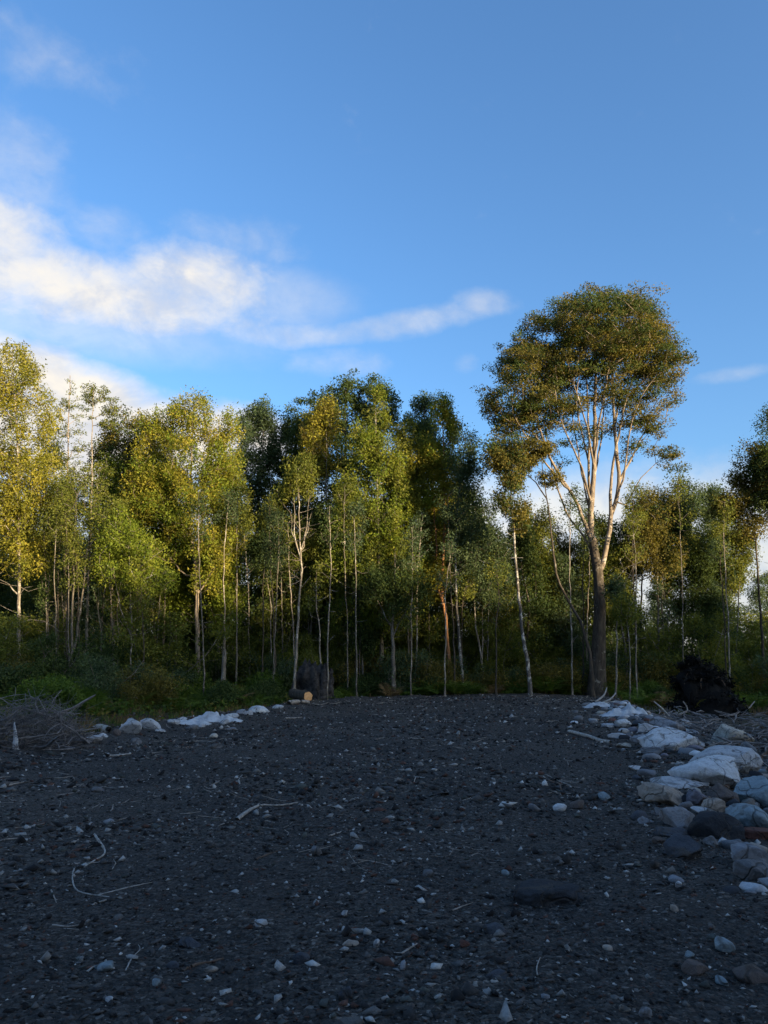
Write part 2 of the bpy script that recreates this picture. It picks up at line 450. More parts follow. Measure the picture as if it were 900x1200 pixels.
def resample(pts, step, jit=0.0, rg=rng):
    pts = np.asarray(pts, float)
    # Catmull-Rom through the given points
    P = np.vstack([2 * pts[0] - pts[1], pts, 2 * pts[-1] - pts[-2]]); outp = [pts[0]]
    for i in range(1, len(P) - 2):
        L = np.linalg.norm(P[i + 1] - P[i]); n = max(1, int(L / step))
        for t in np.linspace(0, 1, n + 1)[1:]:
            q = 0.5 * ((2 * P[i]) + (-P[i-1] + P[i+1]) * t + (2*P[i-1] - 5*P[i] + 4*P[i+1] - P[i+2]) * t**2 + (-P[i-1] + 3*P[i] - 3*P[i+1] + P[i+2]) * t**3)
            outp.append(q)
    outp = np.array(outp)
    if jit: outp[1:] += rg.normal(0, jit, (len(outp) - 1, 3)) * [1, 1, 0.2]
    return outp

def leaves(cent, crad, n_each, L, flat=0.7, rg=rng, up=0.35, vbase=None, wr=0.55):
    """rhombic leaves spread through clumps"""
    nc = len(cent); tot = nc * n_each
    ci = np.repeat(np.arange(nc), n_each)
    off = rg.normal(0, 1, (tot, 3)); nr = np.linalg.norm(off, axis=1, keepdims=True)
    off = off / nr * np.minimum(nr, 1.9) * 0.55
    off[:, 2] *= flat
    P = cent[ci] + off * crad[ci][:, None]
    a = rg.normal(0, 1, (tot, 3)) + off * 0.8; a[:, 2] -= 0.25
    a /= np.linalg.norm(a, axis=1, keepdims=True)
    nrm = rg.normal(0, .62, (tot, 3)) + off * 1.1; nrm[:, 2] = nrm[:, 2] + up + .25
    b = np.cross(nrm, a); b /= np.maximum(np.linalg.norm(b, axis=1, keepdims=True), 1e-6)
    l = L * rg.uniform(0.55, 1.45, tot); w = l * (wr + .12)
    l, w = l[:, None], w[:, None]
    V = np.stack([P + b * w * 0.5, P + a * l, P - b * w * 0.5], 1).reshape(-1, 3)
    Q = np.arange(tot * 3).reshape(-1, 3)
    vb = rg.uniform(0, 1, nc) if vbase is None else vbase
    v = np.clip(0.65 * vb[ci] + 0.35 * rg.uniform(0, 1, tot), 0, 1)
    return V, Q, np.repeat(v, 3)

def grow(chains, clumps, step=0.45, rg=rng, twig=0.010, rise=0.45, jitter=0.03):
    """chains: [(points, r0, r1)], the first is the stem; later ones attach at their first point.
    Then a branch is led to every clump.  Returns nodes, parents, radii, chain id (-1 for grown wood)."""
    P, par, fix, cid = [], [], [], []
    for c, (pts, r0, r1) in enumerate(chains):
        q = resample(pts, step, jitter if c else jitter * 0.6, rg)
        rr = r0 + (r1 - r0) * np.linspace(0, 1, len(q)) ** 0.85
        if c == 0: last = -1; st = 0
        else:
            last = int(np.argmin(np.linalg.norm(np.array(P) - q[0], axis=1))); st = 1
        for k in range(st, len(q)):
            P.append(q[k]); par.append(last); fix.append(rr[k]); cid.append(c); last = len(P) - 1
    nfix = len(P)
    P = list(P); arr = np.array(P)
    base_z = arr[0, 2]
    if len(clumps):
        dist = np.array([np.min(np.linalg.norm(arr - c, axis=1)) for c in clumps])
        order = np.argsort(dist)
        buf = np.zeros((nfix + len(clumps) * 14, 3)); buf[:nfix] = arr; n = nfix
        low = np.percentile(arr[:, 2], 18)
        for ci in order:
            c = clumps[ci]; d3 = buf[:n] - c
            hd = np.hypot(d3[:, 0], d3[:, 1])
            cost = np.linalg.norm(d3, axis=1) + 1.6 * np.maximum(0, buf[:n, 2] - (c[2] - rise * hd)) + 6.0 * (buf[:n, 2] < low)
            i = int(np.argmin(cost)); p0 = buf[i]; L = np.linalg.norm(c - p0)
            m = int(np.clip(round(L / step), 1, 10))
            mid = (p0 + c) / 2 + np.array([0, 0, -0.08 * L]) + rg.normal(0, 0.07 * L, 3)
            last = i
            for t in np.linspace(0, 1, m + 1)[1:]:
                q = (1 - t) ** 2 * p0 + 2 * t * (1 - t) * mid + t * t * c
                buf[n] = q; par.append(last); fix.append(0.0); cid.append(-1); last = n; n += 1
        arr = buf[:n]
    par = np.array(par); fix = np.array(fix); cid = np.array(cid)
    acc = np.zeros(len(arr)); ex = 2.35
    for i in range(len(arr) - 1, -1, -1):
        r = max(twig, acc[i] ** (1 / ex)) if acc[i] > 0 else twig
        if fix[i] > 0: r = fix[i]
        elif cid[i] < 0: acc[i] = max(acc[i], twig ** ex)
        if par[i] >= 0 and cid[i] < 0: acc[par[i]] += r ** ex
    rad = np.where(fix > 0, fix, np.maximum(twig, acc ** (1 / ex)))
    for i in range(len(arr)):                                    # a branch is thinner than what bears it
        if par[i] >= 0 and cid[i] < 0: rad[i] = min(rad[i], rad[par[i]] * 0.85 if cid[par[i]] >= 0 else rad[par[i]])
    rad = np.maximum(rad, twig * 0.6)
    return arr, par, rad, cid

def flare(P, rad, cid):
    z = P[:, 2] - P[0, 2]
    m = cid == 0
    rad[m] *= 1 + 0.55 * np.exp(-z[m] / (rad[0] * 2.2))
    return rad

def wood_mesh(name, P, par, rad, sel, mat):
    thick = [i for i in sel if rad[i] > 0.045]; mid = [i for i in sel if 0.018 < rad[i] <= 0.045]; thin = [i for i in sel if rad[i] <= 0.018]
    parts = [tubes(P, par, rad, s, k) for s, k in ((thick, 9), (mid, 5), (thin, 3)) if len(s)]
    V, Q = join(parts)
    return mesh(name, V, Q, mat)

def sample_crown(ells, n, rg, Y, spread):
    """clump centres spread through a set of ellipsoids given by their outline in metres; denser near the skin"""
    w = np.array([(e[2] * e[3]) * (e[4] if len(e) > 4 else 1.0) for e in ells], float); w /= w.sum()
    out = []
    pick = rg.choice(len(ells), n, p=w)
    sd = rg.uniform(0, 50)
    for k in pick:
        e = ells[k]
        for _try in range(5):
            while True:
                q = rg.uniform(-1, 1, 3); r = np.linalg.norm(q)
                if 0.05 < r < 1: break
            q = q / r * r ** 0.55 * (1 + abs(rg.normal(0, .26 if spread is True else .16)))
            dy = (e[5] if len(e) > 5 else 0.0)
            c = at(e[0] + q[0] * e[2], e[1] + q[1] * e[3], Y)
            dep = 0.5 * (e[2] + min(e[3], e[2] * 1.4)) / F * Y
            c[1] += (dy + q[2] * dep)
            if float(vnoise(c * (.95 if spread is True else .7) + sd)) + .5 * float(vnoise(c * 2.1 + sd)) > (-.12 if spread is True else -spread): break      # foliage gathers in masses with gaps between
        out.append(c)
    return np.array(out)

def pixel_tree(name, label, Y, stem, rpx, crown, ncl, leaf, bark='grey', forks=(), crad=0.55, nleaf=34, L=0.17, flat=1.25,
               seed=0, cat='tree', group=None, airy=1.0, twig=.010, holes=True, limbs_as_parts=False, bare=(), tip=0.018, rise=0.45, step=0.45, leaf2=None, jit=0.03):
    rg = np.random.default_rng(1000 + seed)
    pts = [at(p[0], p[1], Y + (p[2] if len(p) > 2 else 0)) for p in stem]
    b = pts[0].copy(); b[2] = float(ground_h(b[0], b[1], False)) - 0.12
    if pts[0][2] > b[2] + 0.15: pts = [b] + pts
    else: pts[0] = b
    r0 = rpx / F * Y
    chains = [(np.array(pts), r0, r0 * .55 if limbs_as_parts else max(tip, r0 * 0.16))]
    for fk in forks:
        fp = [at(p[0], p[1], Y + (p[2] if len(p) > 2 else 0)) for p in fk[1]]
        chains.append((np.array(fp), fk[0] / F * Y, max(0.014, fk[0] / F * Y * 0.3)))
    if not limbs_as_parts: ncl = int(ncl * 2.7); nleaf = int(nleaf * 1.85 * airy); L *= 0.69; crad *= .72
    cl = sample_crown(crown, ncl, rg, Y, holes) if ncl else np.zeros((0, 3))
    # bare dead side twigs
    for (n, y0, y1, ln) in bare:
        for _ in range(n):
            py = rg.uniform(y0, y1); xs = [p[0] for p in stem]; ys = [p[1] for p in stem]
            px = np.interp(-py, [-y for y in ys], xs) if ys[0] > ys[-1] else xs[0]
            a = at(px, py, Y); az = rg.uniform(0, 2 * math.pi); l = ln * rg.uniform(0.4, 1.2)
            e = a + np.array([math.cos(az) * l, math.sin(az) * l, l * rg.uniform(-0.1, 0.6)])
            m_ = (a + e) / 2 + np.array([0, 0, l * rg.uniform(-0.15, 0.1)])
            chains.append((np.array([a, m_, e]), rg.uniform(0.012, 0.024), 0.007))
    P, par, rad, cid = grow(chains, cl, step, rg, rise=rise, jitter=jit, twig=twig)
    rad = flare(P, rad, cid)
    base = P[0].copy(); base[2] += 0.12
    t = thing(name, label, cat, base, group)
    P = P - base
    if limbs_as_parts:
        obj('trunk', wood_mesh('trunk', P, par, rad, np.where(cid == 0)[0], BARK[bark]), t)  # trunk bark darker than the limbs': shade low on the tree put into colour
        for c in range(1, len(chains)):
            obj('limb', wood_mesh('limb', P, par, rad, np.where(cid == c)[0], BARK['tan']), t)
        g_ = np.where(cid < 0)[0]
        if len(g_): obj('branches', wood_mesh('branches', P, par, rad, g_, BARK['tan']), t)['kind'] = 'stuff'
    else:
        obj('trunk', wood_mesh('trunk', P, par, rad, np.arange(len(P)), BARK[bark]), t)
    if ncl:
        n2 = 0
        mats = [LEAF[leaf]] + ([LEAF[leaf2]] if leaf2 else [])
        V, Q, v = leaves(cl - base, rg.uniform(0.7, 1.3, ncl) * crad, nleaf, L, flat, rg)
        me = mesh('crown', V, Q, mats, False, {'v': v})
        if leaf2:
            mi = np.repeat((rg.uniform(0, 1, ncl) < 0.4).astype(np.int32), nleaf)
            me.polygons.foreach_set('material_index', mi)
        obj('crown', me, t)
    return t

T = pixel_tree
# --- the tall spreading tree
T('spreading_tree', 'tallest tree, broad domed crown on many bare sunlit limbs, standing alone above the wood', 41.0,
  [(700, 808), (701, 770), (703, 720), (702, 684), (699, 660), (694, 635)], 9.5,
  [(700, 372, 52, 26, 1.5, 0), (738, 376, 42, 28, 1.5, 1.0), (655, 392, 40, 28, 1.4, -0.5), (775, 422, 28, 30, 1.5, 0), (622, 430, 34, 32, 1.4, 0.5), (597, 474, 26, 28, 1.3, 0),
   (700, 400, 60, 30, 1.0, -2.2), (715, 400, 55, 30, 1.0, 2.4), (672, 430, 42, 22, 0.6, -1.5), (742, 425, 36, 24, 0.8, -1.2), (782, 462, 18, 13, 0.9, 0.6), (762, 494, 18, 13, 0.8, 0),
   (779, 531, 15, 8, 0.9, 0), (788, 546, 12, 5, 0.8, 0), (640, 486, 30, 16, 0.8, 0), (655, 460, 32, 16, 0.7, 1.0), (700, 460, 50, 20, 0.30, -1), (745, 512, 12, 10, 0.7, 1.0), (690, 430, 60, 22, .55, 2), (745, 462, 30, 16, .5, 1), (640, 420, 40, 26, .8, 2), (770, 400, 26, 24, 1.0, 1), (610, 455, 36, 36, .9, -1.5), (668, 445, 50, 30, .6, 0), (735, 445, 50, 28, .6, 0), (620, 500, 34, 20, .5, 0), (700, 480, 70, 30, .25, 0), (705, 515, 66, 26, .10, 0), (640, 520, 40, 24, .28, .5), (745, 480, 40, 24, .4, -.5)],
  1650, 'bronze', 'dark',
  forks=[(3.9, [(694, 637), (692, 600), (696, 560), (697, 500), (698, 440), (697, 395)]),
         (3.3, [(702, 674), (709, 650), (714, 622), (716, 604), (722, 588), (725, 565), (723, 530), (720, 500), (719, 460), (718, 415)]),
         (2.1, [(716, 606, 0), (715, 580, -.3), (718, 550, -.4), (725, 510, -.3), (735, 465, -.2), (746, 430, 0)]),
         (2.1, [(694, 616), (690, 570, .4), (690, 510, .5), (688, 455, .6), (682, 420, .8)]),
         (2.6, [(697, 645), (686, 615, -.2), (672, 582, -.3), (655, 556, -.4), (641, 527, -.5), (632, 498, -.5), (622, 460, -.4)]),
         (1.6, [(668, 578, -.3), (648, 553, -.6), (630, 530, -.8), (612, 505, -.9), (600, 482, -1)]),
         (1.6, [(693, 590), (681, 548, -.6), (667, 515, -.9), (655, 485, -1.1), (648, 440, -1.3)]),
         (1.6, [(726, 560), (738, 541, .3), (750, 517, .4), (762, 494, .5)]),
         (1.5, [(697, 540), (703, 490, -.8), (712, 440, -1.2), (722, 400, -1.4)]),
         (1.5, [(697, 555), (688, 500, -1.0), (672, 450, -1.4), (664, 415, -1.5)]),
         (1.3, [(720, 500), (729, 455, .9), (748, 425, 1.4), (765, 405, 1.5)]),
         (1.2, [(735, 465), (755, 445, -.5), (775, 425, -.8)]),
         (1.1, [(729, 600, .2), (752, 560, .3), (776, 536, .3)]),
         (1.6, [(698, 655), (684, 628, .5), (664, 600, .8), (650, 560, 1.0), (640, 510, 1.1), (636, 470, 1.2)]),
         (1.4, [(692, 605), (684, 565, .9), (676, 520, 1.2), (668, 470, 1.5), (660, 430, 1.6)]),
         (1.3, [(697, 560), (704, 515, .8), (708, 470, 1.2), (706, 420, 1.5)]),
         (1.3, [(722, 585), (733, 550, -.7), (738, 505, -1.0), (752, 465, -1.2), (770, 440, -1.3)]),
         (1.2, [(690, 540, .5), (680, 500, -.2), (676, 460, -.5), (684, 410, -.6)]),
         (1.1, [(641, 527, -.5), (622, 505, 0), (604, 490, .2), (588, 480, .3)])],
  crad=0.50, nleaf=104, L=0.098, flat=0.42, seed=1, twig=.014, holes=.25, limbs_as_parts=True, rise=0.5, leaf2='dark', jit=0.018)

# --- the row of trees along the wood's edge
T('broadleaf_tree', 'bushy golden green tree beside the tangled brush pile, pale thin trunk', 40.0,
  [(22, 820), (22, 740), (23, 640), (20, 520), (14, 408)], 2.6,
  [(14, 440, 24, 36), (12, 485, 42, 45), (2, 560, 52, 55), (36, 555, 26, 48), (-25, 500, 40, 80), (28, 620, 30, 32), (-20, 620, 40, 45), (40, 655, 16, 20)],
  330, 'gold', 'pale', forks=[(1.1, [(22, 744), (14, 734), (2, 731), (-8, 728)]), (1.1, [(22, 700), (10, 684), (-6, 676)]), (0.9, [(22, 735), (35, 726), (52, 728), (68, 738)])],
  crad=0.55, nleaf=40, L=0.16, seed=2, bare=[(26, 660, 760, 1.0)])
T('slender_tree', 'thin sparse tree with narrow cone shaped dark top and reddish sunlit stem', 46.0,
  [(76, 792), (76, 740), (77, 640), (79, 540), (82, 440)], 2.2,
  [(82, 450, 4, 9), (81, 466, 9, 8), (81, 482, 12, 8), (73, 474, 12, 4, .8), (79, 500, 16, 9), (80, 520, 18, 9), (78, 541, 19, 9), (80, 575, 22, 20, .7)],
  60, 'olive', 'tan', crad=0.34, nleaf=26, L=0.13, flat=0.5, seed=3, airy=.55, bare=[(20, 560, 740, 0.9)])
T('slender_tree', 'thin pale stemmed tree topped by a lopsided open tuft of olive leaves', 42.0,
  [(101, 784), (102, 730), (104, 670), (107, 590), (108, 510), (110, 450)], 1.9,
  [(111, 460, 13, 9), (123, 474, 13, 7), (131, 482, 8, 3), (103, 470, 8, 9), (128, 497, 8, 3), (117, 488, 12, 4, .5), (112, 560, 20, 20, .5)],
  48, 'olive', 'pale', crad=0.34, nleaf=30, L=0.13, flat=0.5, seed=4, airy=.6, bare=[(26, 520, 700, 1.1)])
T('twin_stemmed_tree', 'slim grey tree forking low into two stems behind the brush pile', 39.5,
  [(85, 818), (84, 770), (86, 700), (87, 640), (90, 580)], 2.0,
  [(92, 585, 26, 26), (120, 600, 22, 30), (70, 610, 18, 28), (110, 640, 20, 18, .5)], 80, 'olive', 'grey', airy=.7,
  forks=[(1.5, [(84, 772), (91, 745), (96, 705), (100, 665), (106, 620)])], crad=0.5, nleaf=30, L=0.15, seed=5, bare=[(24, 620, 740, 1.0)])
T('young_tree', 'young knee bent grey sapling with a side fork, in front of the ferns', 39.0,
  [(153, 812), (154, 745), (153, 695), (150, 630)], 1.2,
  [(150, 650, 30, 26), (172, 672, 26, 20), (138, 622, 20, 20)], 80, 'bright', 'pale',
  forks=[(0.8, [(153, 740), (142, 714), (136, 690), (134, 668)])], crad=0.48, nleaf=30, L=0.15, seed=6, bare=[(12, 680, 770, 0.8)])
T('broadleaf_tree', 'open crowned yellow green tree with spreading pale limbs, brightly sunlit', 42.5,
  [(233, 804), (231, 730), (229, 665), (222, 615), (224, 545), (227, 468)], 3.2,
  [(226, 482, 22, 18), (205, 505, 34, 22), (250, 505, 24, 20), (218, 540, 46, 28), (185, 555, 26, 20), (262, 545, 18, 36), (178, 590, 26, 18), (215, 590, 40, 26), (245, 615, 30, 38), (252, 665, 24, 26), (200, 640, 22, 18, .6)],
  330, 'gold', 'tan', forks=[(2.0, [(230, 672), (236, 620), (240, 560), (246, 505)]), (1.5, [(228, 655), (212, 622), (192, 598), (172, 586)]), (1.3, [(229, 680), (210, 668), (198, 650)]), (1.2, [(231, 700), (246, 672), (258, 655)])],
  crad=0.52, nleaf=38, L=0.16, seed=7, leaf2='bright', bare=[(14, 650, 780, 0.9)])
T('broadleaf_tree', 'rounded dark olive tree with bronze top, crowded behind the open golden tree', 47.0,
  [(150, 802), (150, 700), (150, 600), (152, 495)], 2.6,
  [(150, 508, 24, 18), (175, 515, 24, 20), (138, 540, 26, 24), (165, 560, 34, 26), (130, 590, 34, 30), (180, 610, 30, 30)], 260, 'bronze', 'dark', crad=0.6, nleaf=34, L=0.18, seed=8, leaf2='dark')
T('broadleaf_tree', 'blue green tree with two pointed tops and open see through base', 50.0,
  [(292, 800), (294, 700), (302, 600), (312, 476)], 2.2,
  [(312, 486, 12, 16), (304, 515, 20, 26), (292, 555, 20, 30), (292, 500, 9, 16), (282, 590, 18, 22), (296, 630, 16, 30, .5)], 170, 'blue', 'grey', crad=0.55, nleaf=34, L=0.18, seed=9, bare=[(10, 620, 760, 1)])
T('broadleaf_tree', 'narrow dark blue green tree close behind the fan topped pale sapling', 51.0,
  [(322, 800), (324, 700), (330, 600), (340, 490)], 2.4,
  [(340, 502, 9, 14), (334, 530, 16, 22), (324, 565, 18, 28), (318, 610, 16, 24, .8), (330, 650, 18, 24, .4)], 140, 'blue', 'dark', crad=0.55, nleaf=34, L=0.18, seed=10, leaf2='dark')
T('young_tree', 'very straight pale sapling with fan of bare upright forks and tufted top', 39.0,
  [(345, 816), (347, 770), (350, 715), (353, 668), (351, 620), (350, 550)], 2.0,
  [(350, 552, 14, 16), (348, 575, 17, 12, .7)], 46, 'olive', 'pale',
  forks=[(0.9, [(353, 660), (346, 625), (345, 580)]), (0.9, [(353, 652), (359, 618), (361, 585)]), (0.8, [(352, 645), (362, 620), (365, 600)]), (0.7, [(352, 650), (342, 622), (341, 600)])],
  crad=0.45, nleaf=34, L=0.15, seed=11, bare=[(26, 600, 690, 1.0)], rise=1.2)
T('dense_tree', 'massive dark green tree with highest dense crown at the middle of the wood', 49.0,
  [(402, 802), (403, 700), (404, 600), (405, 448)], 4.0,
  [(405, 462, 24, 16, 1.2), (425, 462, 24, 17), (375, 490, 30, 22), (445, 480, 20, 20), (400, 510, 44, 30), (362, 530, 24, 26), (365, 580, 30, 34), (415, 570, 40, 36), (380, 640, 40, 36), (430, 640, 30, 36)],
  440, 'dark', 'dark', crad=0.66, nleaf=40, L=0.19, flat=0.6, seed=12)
T('bronze_tree', 'bronze leaved small crown catching the sun against the massive dark tree', 45.5,
  [(384, 802), (384, 700), (383, 600), (382, 480)], 2.0,
  [(384, 480, 12, 10), (378, 494, 17, 14), (368, 520, 18, 14), (360, 548, 16, 14), (392, 540, 10, 16, .5)], 90, 'gold', 'grey', crad=0.5, nleaf=32, L=0.17, seed=13, leaf2='bronze', bare=[(14, 560, 740, 0.8)])
T('broadleaf_tree', 'tall leafy yellow green tree with pointed top, foliage almost to the ground', 43.0,
  [(447, 804), (446, 720), (443, 620), (440, 466)], 3.2,
  [(441, 474, 9, 13), (438, 500, 16, 18), (428, 528, 22, 18), (450, 535, 20, 20), (440, 570, 36, 24), (435, 620, 40, 30), (425, 670, 36, 30), (455, 660, 34, 34), (420, 715, 30, 24), (452, 715, 30, 22)],
  380, 'bright', 'grey', crad=0.52, nleaf=36, L=0.16, seed=14, leaf2='olive')
T('broadleaf_tree', 'golden topped tree pressed against the tall leafy tree beside it', 44.5,
  [(478, 802), (480, 720), (478, 620), (474, 500)], 2.4,
  [(475, 506, 10, 14), (482, 535, 18, 20), (478, 565, 24, 22), (488, 610, 24, 26), (480, 660, 26, 28), (500, 680, 20, 22)], 220, 'gold', 'dark', crad=0.5, nleaf=36, L=0.16, seed=15, leaf2='olive')
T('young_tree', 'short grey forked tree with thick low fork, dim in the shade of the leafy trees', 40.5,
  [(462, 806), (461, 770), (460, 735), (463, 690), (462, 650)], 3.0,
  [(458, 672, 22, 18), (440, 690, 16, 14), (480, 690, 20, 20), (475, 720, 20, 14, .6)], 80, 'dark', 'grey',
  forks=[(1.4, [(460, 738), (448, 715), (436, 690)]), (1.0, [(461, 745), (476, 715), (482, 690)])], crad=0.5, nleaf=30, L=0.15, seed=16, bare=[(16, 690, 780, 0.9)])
T('dense_tree', 'dark green tree with blunt twin tops next to the yellow pointed one', 51.0,
  [(494, 800), (496, 700), (497, 600), (497, 470)], 2.6,
  [(497, 482, 12, 14), (488, 505, 16, 20), (505, 520, 14, 24), (497, 560, 22, 30), (510, 610, 20, 26)], 190, 'dark', 'dark', crad=0.58, nleaf=36, L=0.18, seed=17, leaf2='blue')
T('red_barked_tree', 'crooked red barked tree forking at mid height, orange where sun strikes', 44.0,
  [(527, 792), (525, 765), (522, 725), (518, 702), (519, 665), (521, 600), (520, 540), (519, 470)], 2.6,
  [(519, 480, 9, 14), (522, 505, 12, 16), (512, 535, 16, 20), (530, 555, 14, 20), (520, 590, 20, 18, .7)], 130, 'gold', 'red',
  forks=[(1.8, [(519, 706), (513, 685), (511, 650), (509, 600)])], crad=0.5, nleaf=34, L=0.16, seed=18, leaf2='bright', bare=[(10, 600, 720, 0.8)])
T('slender_tree', 'pale lichen spotted tree leaning gently, bluish sparse leaves', 42.0,
  [(542, 804), (540, 770), (536, 720), (534, 660), (536, 600), (546, 508)], 2.2,
  [(546, 520, 10, 14), (540, 545, 14, 18), (553, 570, 14, 22), (545, 610, 20, 24), (560, 640, 18, 24, .7)], 120, 'blue', 'mottle', crad=0.5, nleaf=26, L=0.15, seed=19, bare=[(16, 620, 740, 0.8)])
T('slender_tree', 'thin wavering stem with low fork carrying airy grey green leaves', 43.5,
  [(566, 795), (563, 765), (558, 735), (556, 690), (560, 640), (564, 590)], 1.4,
  [(562, 610, 18, 26), (575, 650, 20, 26), (560, 680, 20, 20), (585, 690, 16, 20)], 110, 'blue', 'pale',
  forks=[(1.0, [(564, 770), (566, 745), (565, 715)])], crad=0.5, nleaf=26, L=0.15, seed=20, bare=[(10, 660, 750, 0.7)])
T('slender_tree', 'white mottled slim trunk bending towards a bronze bushy top beside the tallest tree', 39.5,
  [(621, 810), (619, 785), (613, 745), (607, 690), (603, 640), (599, 580), (596, 520)], 2.6,
  [(592, 524, 18, 10), (582, 538, 12, 10), (602, 546, 16, 12), (594, 575, 14, 18, .8), (606, 600, 12, 18, .6)], 90, 'bronze', 'mottle', crad=0.5, nleaf=36, L=0.16, seed=21, leaf2='dark', bare=[(14, 600, 720, 0.8)])
T('leaning_tree', 'dark thin leaning trunk rising out from the foot of the tallest tree', 39.6,
  [(695, 808), (691, 765), (680, 728), (663, 698), (652, 672), (646, 625), (640, 575), (632, 528)], 2.5,
  [(630, 525, 14, 8), (618, 540, 12, 6, .7), (645, 560, 12, 8, .5)], 34, 'bronze', 'dark',
  forks=[(1.2, [(641, 585), (628, 565), (610, 552)])], crad=0.5, nleaf=34, L=0.15, flat=0.45, seed=22)
for k, (st, cr, lf, bk, rp, lab, Yy) in enumerate([
    ([(722, 812), (723, 750), (722, 680)], [(722, 690, 6, 10, .3)], 'blue', 'pale', 1.4, 'pale thin sapling standing just beside the thick trunk of the tallest tree', 39.5),
    ([(739, 816), (738, 760), (734, 725)], [(734, 715, 12, 10)], 'olive', 'pale', 1.1, 'short pale pole of a sapling near the white stones and tallest tree', 38.5),
    ([(772, 795), (771, 700), (768, 590)], [(765, 600, 22, 20), (758, 640, 24, 26), (780, 650, 18, 26)], 'bronze', 'grey', 1.8, 'brownish leaved tree with close pair of grey stems, one of the pair', 45.0),
    ([(779, 795), (776, 700), (780, 600)], [(782, 600, 18, 18), (790, 640, 16, 24)], 'dark', 'grey', 1.6, 'darker leaved tree with close pair of grey stems, other of the pair', 45.5),
    ([(750, 790), (752, 680), (752, 580)], [(752, 590, 14, 14), (750, 615, 18, 18), (756, 650, 18, 26)], 'olive', 'dark', 1.8, 'airy olive tree right behind the bright limbs of the tallest tree', 50.0),
    ([(812, 792), (810, 690), (806, 570)], [(806, 576, 13, 12), (800, 600, 20, 18), (815, 620, 20, 22), (808, 655, 16, 22, .6)], 'blue', 'dark', 1.6, 'open blue green tree through which the white cloud shows, thin dark stem', 51.0),
    ([(838, 792), (836, 690), (832, 575)], [(832, 582, 14, 10), (838, 600, 20, 16), (828, 635, 18, 20, .7)], 'blue', 'dark', 1.5, 'airy tree next to the yellow low bough, cloud visible between leaves', 52.0),
    ([(896, 794), (890, 700), (886, 640), (882, 530)], [(882, 538, 15, 12), (878, 558, 18, 16), (890, 575, 14, 14), (862, 590, 18, 9, 1.4), (848, 598, 12, 6), (880, 615, 20, 12, .7)], 'bronze', 'dark', 2.0, 'bronze tree with low yellow bough held out over the airy trees', 43.0),
    ([(912, 796), (908, 680), (905, 500)], [(906, 505, 16, 24), (900, 545, 14, 22), (915, 560, 20, 40), (898, 590, 12, 14)], 'dark', 'dark', 2.6, 'dark heavy crowned tree at the end of the wood behind the bronze one', 42.0),
    ([(862, 795), (866, 700), (872, 620)], [(868, 640, 14, 16), (856, 665, 14, 14)], 'olive', 'grey', 1.2, 'weak sparse stem with few leaves between bronze tree and dark mound', 46.0)]):
    T('slender_tree', lab, Yy, st, rp, cr, (14 if len(cr) == 1 else 60 + 22 * len(cr)), lf, bk, crad=0.52, nleaf=24, L=0.16, seed=40 + k, bare=[(12, 640, 760, 0.8)])

# --- second rank: taller stems crowded between the front trees
FILL = [
 (55, 46, 520, 26, 'olive', 'grey', 'olive tree squeezed behind the bushy golden tree and cone topped one'),
 (132, 45, 545, 24, 'bright', 'pale', 'fresh green tree filling the gap beside the rounded dark olive tree'),
 (190, 47, 530, 28, 'bronze', 'grey', 'bronze green tree pressed behind the open yellow green one'),
 (205, 45.5, 600, 26, 'bright', 'grey', 'low bright green tree under the limbs of the open yellow green one'),
 (270, 46, 540, 24, 'olive', 'dark', 'dull olive tree between the open golden tree and blue green one'),
 (262, 44, 640, 24, 'bright', 'pale', 'short light green tree behind the snapped off stem'),
 (318, 47, 590, 22, 'olive', 'grey', 'dim olive tree behind the fan topped pale sapling'),
 (362, 45, 600, 24, 'olive', 'grey', 'shaded olive tree standing behind the uprooted stump'),
 (408, 45, 560, 28, 'olive', 'dark', 'olive tree below the crown of the massive dark tree'),
 (425, 42.5, 690, 22, 'dark', 'grey', 'short dark tree low beside the leafy yellow green one'),
 (465, 47, 540, 22, 'bright', 'grey', 'light green tree behind the golden topped tree'),
 (505, 46, 590, 24, 'olive', 'grey', 'olive tree just behind the crooked red barked tree'),
 (535, 47, 560, 20, 'dark', 'dark', 'dark slim tree behind the pale lichen spotted one'),
 (582, 46, 640, 22, 'olive', 'grey', 'sunflecked olive tree behind the white mottled slim trunk'),
 (640, 47, 600, 22, 'olive', 'grey', 'olive tree seen between the leaning trunk and white mottled one'),
 (668, 50, 620, 22, 'bronze', 'grey', 'bronze tree seen between leaning trunk and tallest trunk'),
 (735, 48, 620, 24, 'dark', 'dark', 'dark tree directly behind the pale thin sapling'),
 (795, 47, 610, 24, 'olive', 'grey', 'greyish olive tree next to the close pair of grey stems'),
 (825, 46, 640, 22, 'dark', 'dark', 'dark leafy tree rising behind the black mound'),
 (850, 49, 620, 20, 'olive', 'grey', 'thin olive tree behind the yellow low bough'),
]
for k, (px, Yy, top, wd, lf, bk, lab) in enumerate(FILL):
    rq = random.Random(600 + k); H = 790 - top; lean = rq.uniform(-10, 10)
    els = [(px + lean + rq.uniform(-6, 6), top + 12, wd * .42, 16)]
    for j in range(5):
        f = (j + 1) / 6; els.append((px + lean * (1 - f) + rq.uniform(-.5, .5) * wd, top + 14 + f * H * .62, wd * rq.uniform(.55, 1.0), H * .085, 1.0 - .45 * f))
    T('slender_tree' if wd < 24 else 'broadleaf_tree', lab, Yy, [(px, 800), (px + rq.uniform(-3, 3), 730), (px + lean * .5 + rq.uniform(-4, 4), 660), (px + lean, top)], rq.uniform(1.4, 2.2), els, int(70 + .45 * H), lf, bk,
      crad=.55, nleaf=26, L=.155, seed=600 + k, bare=[(14, 640, 770, .8)])

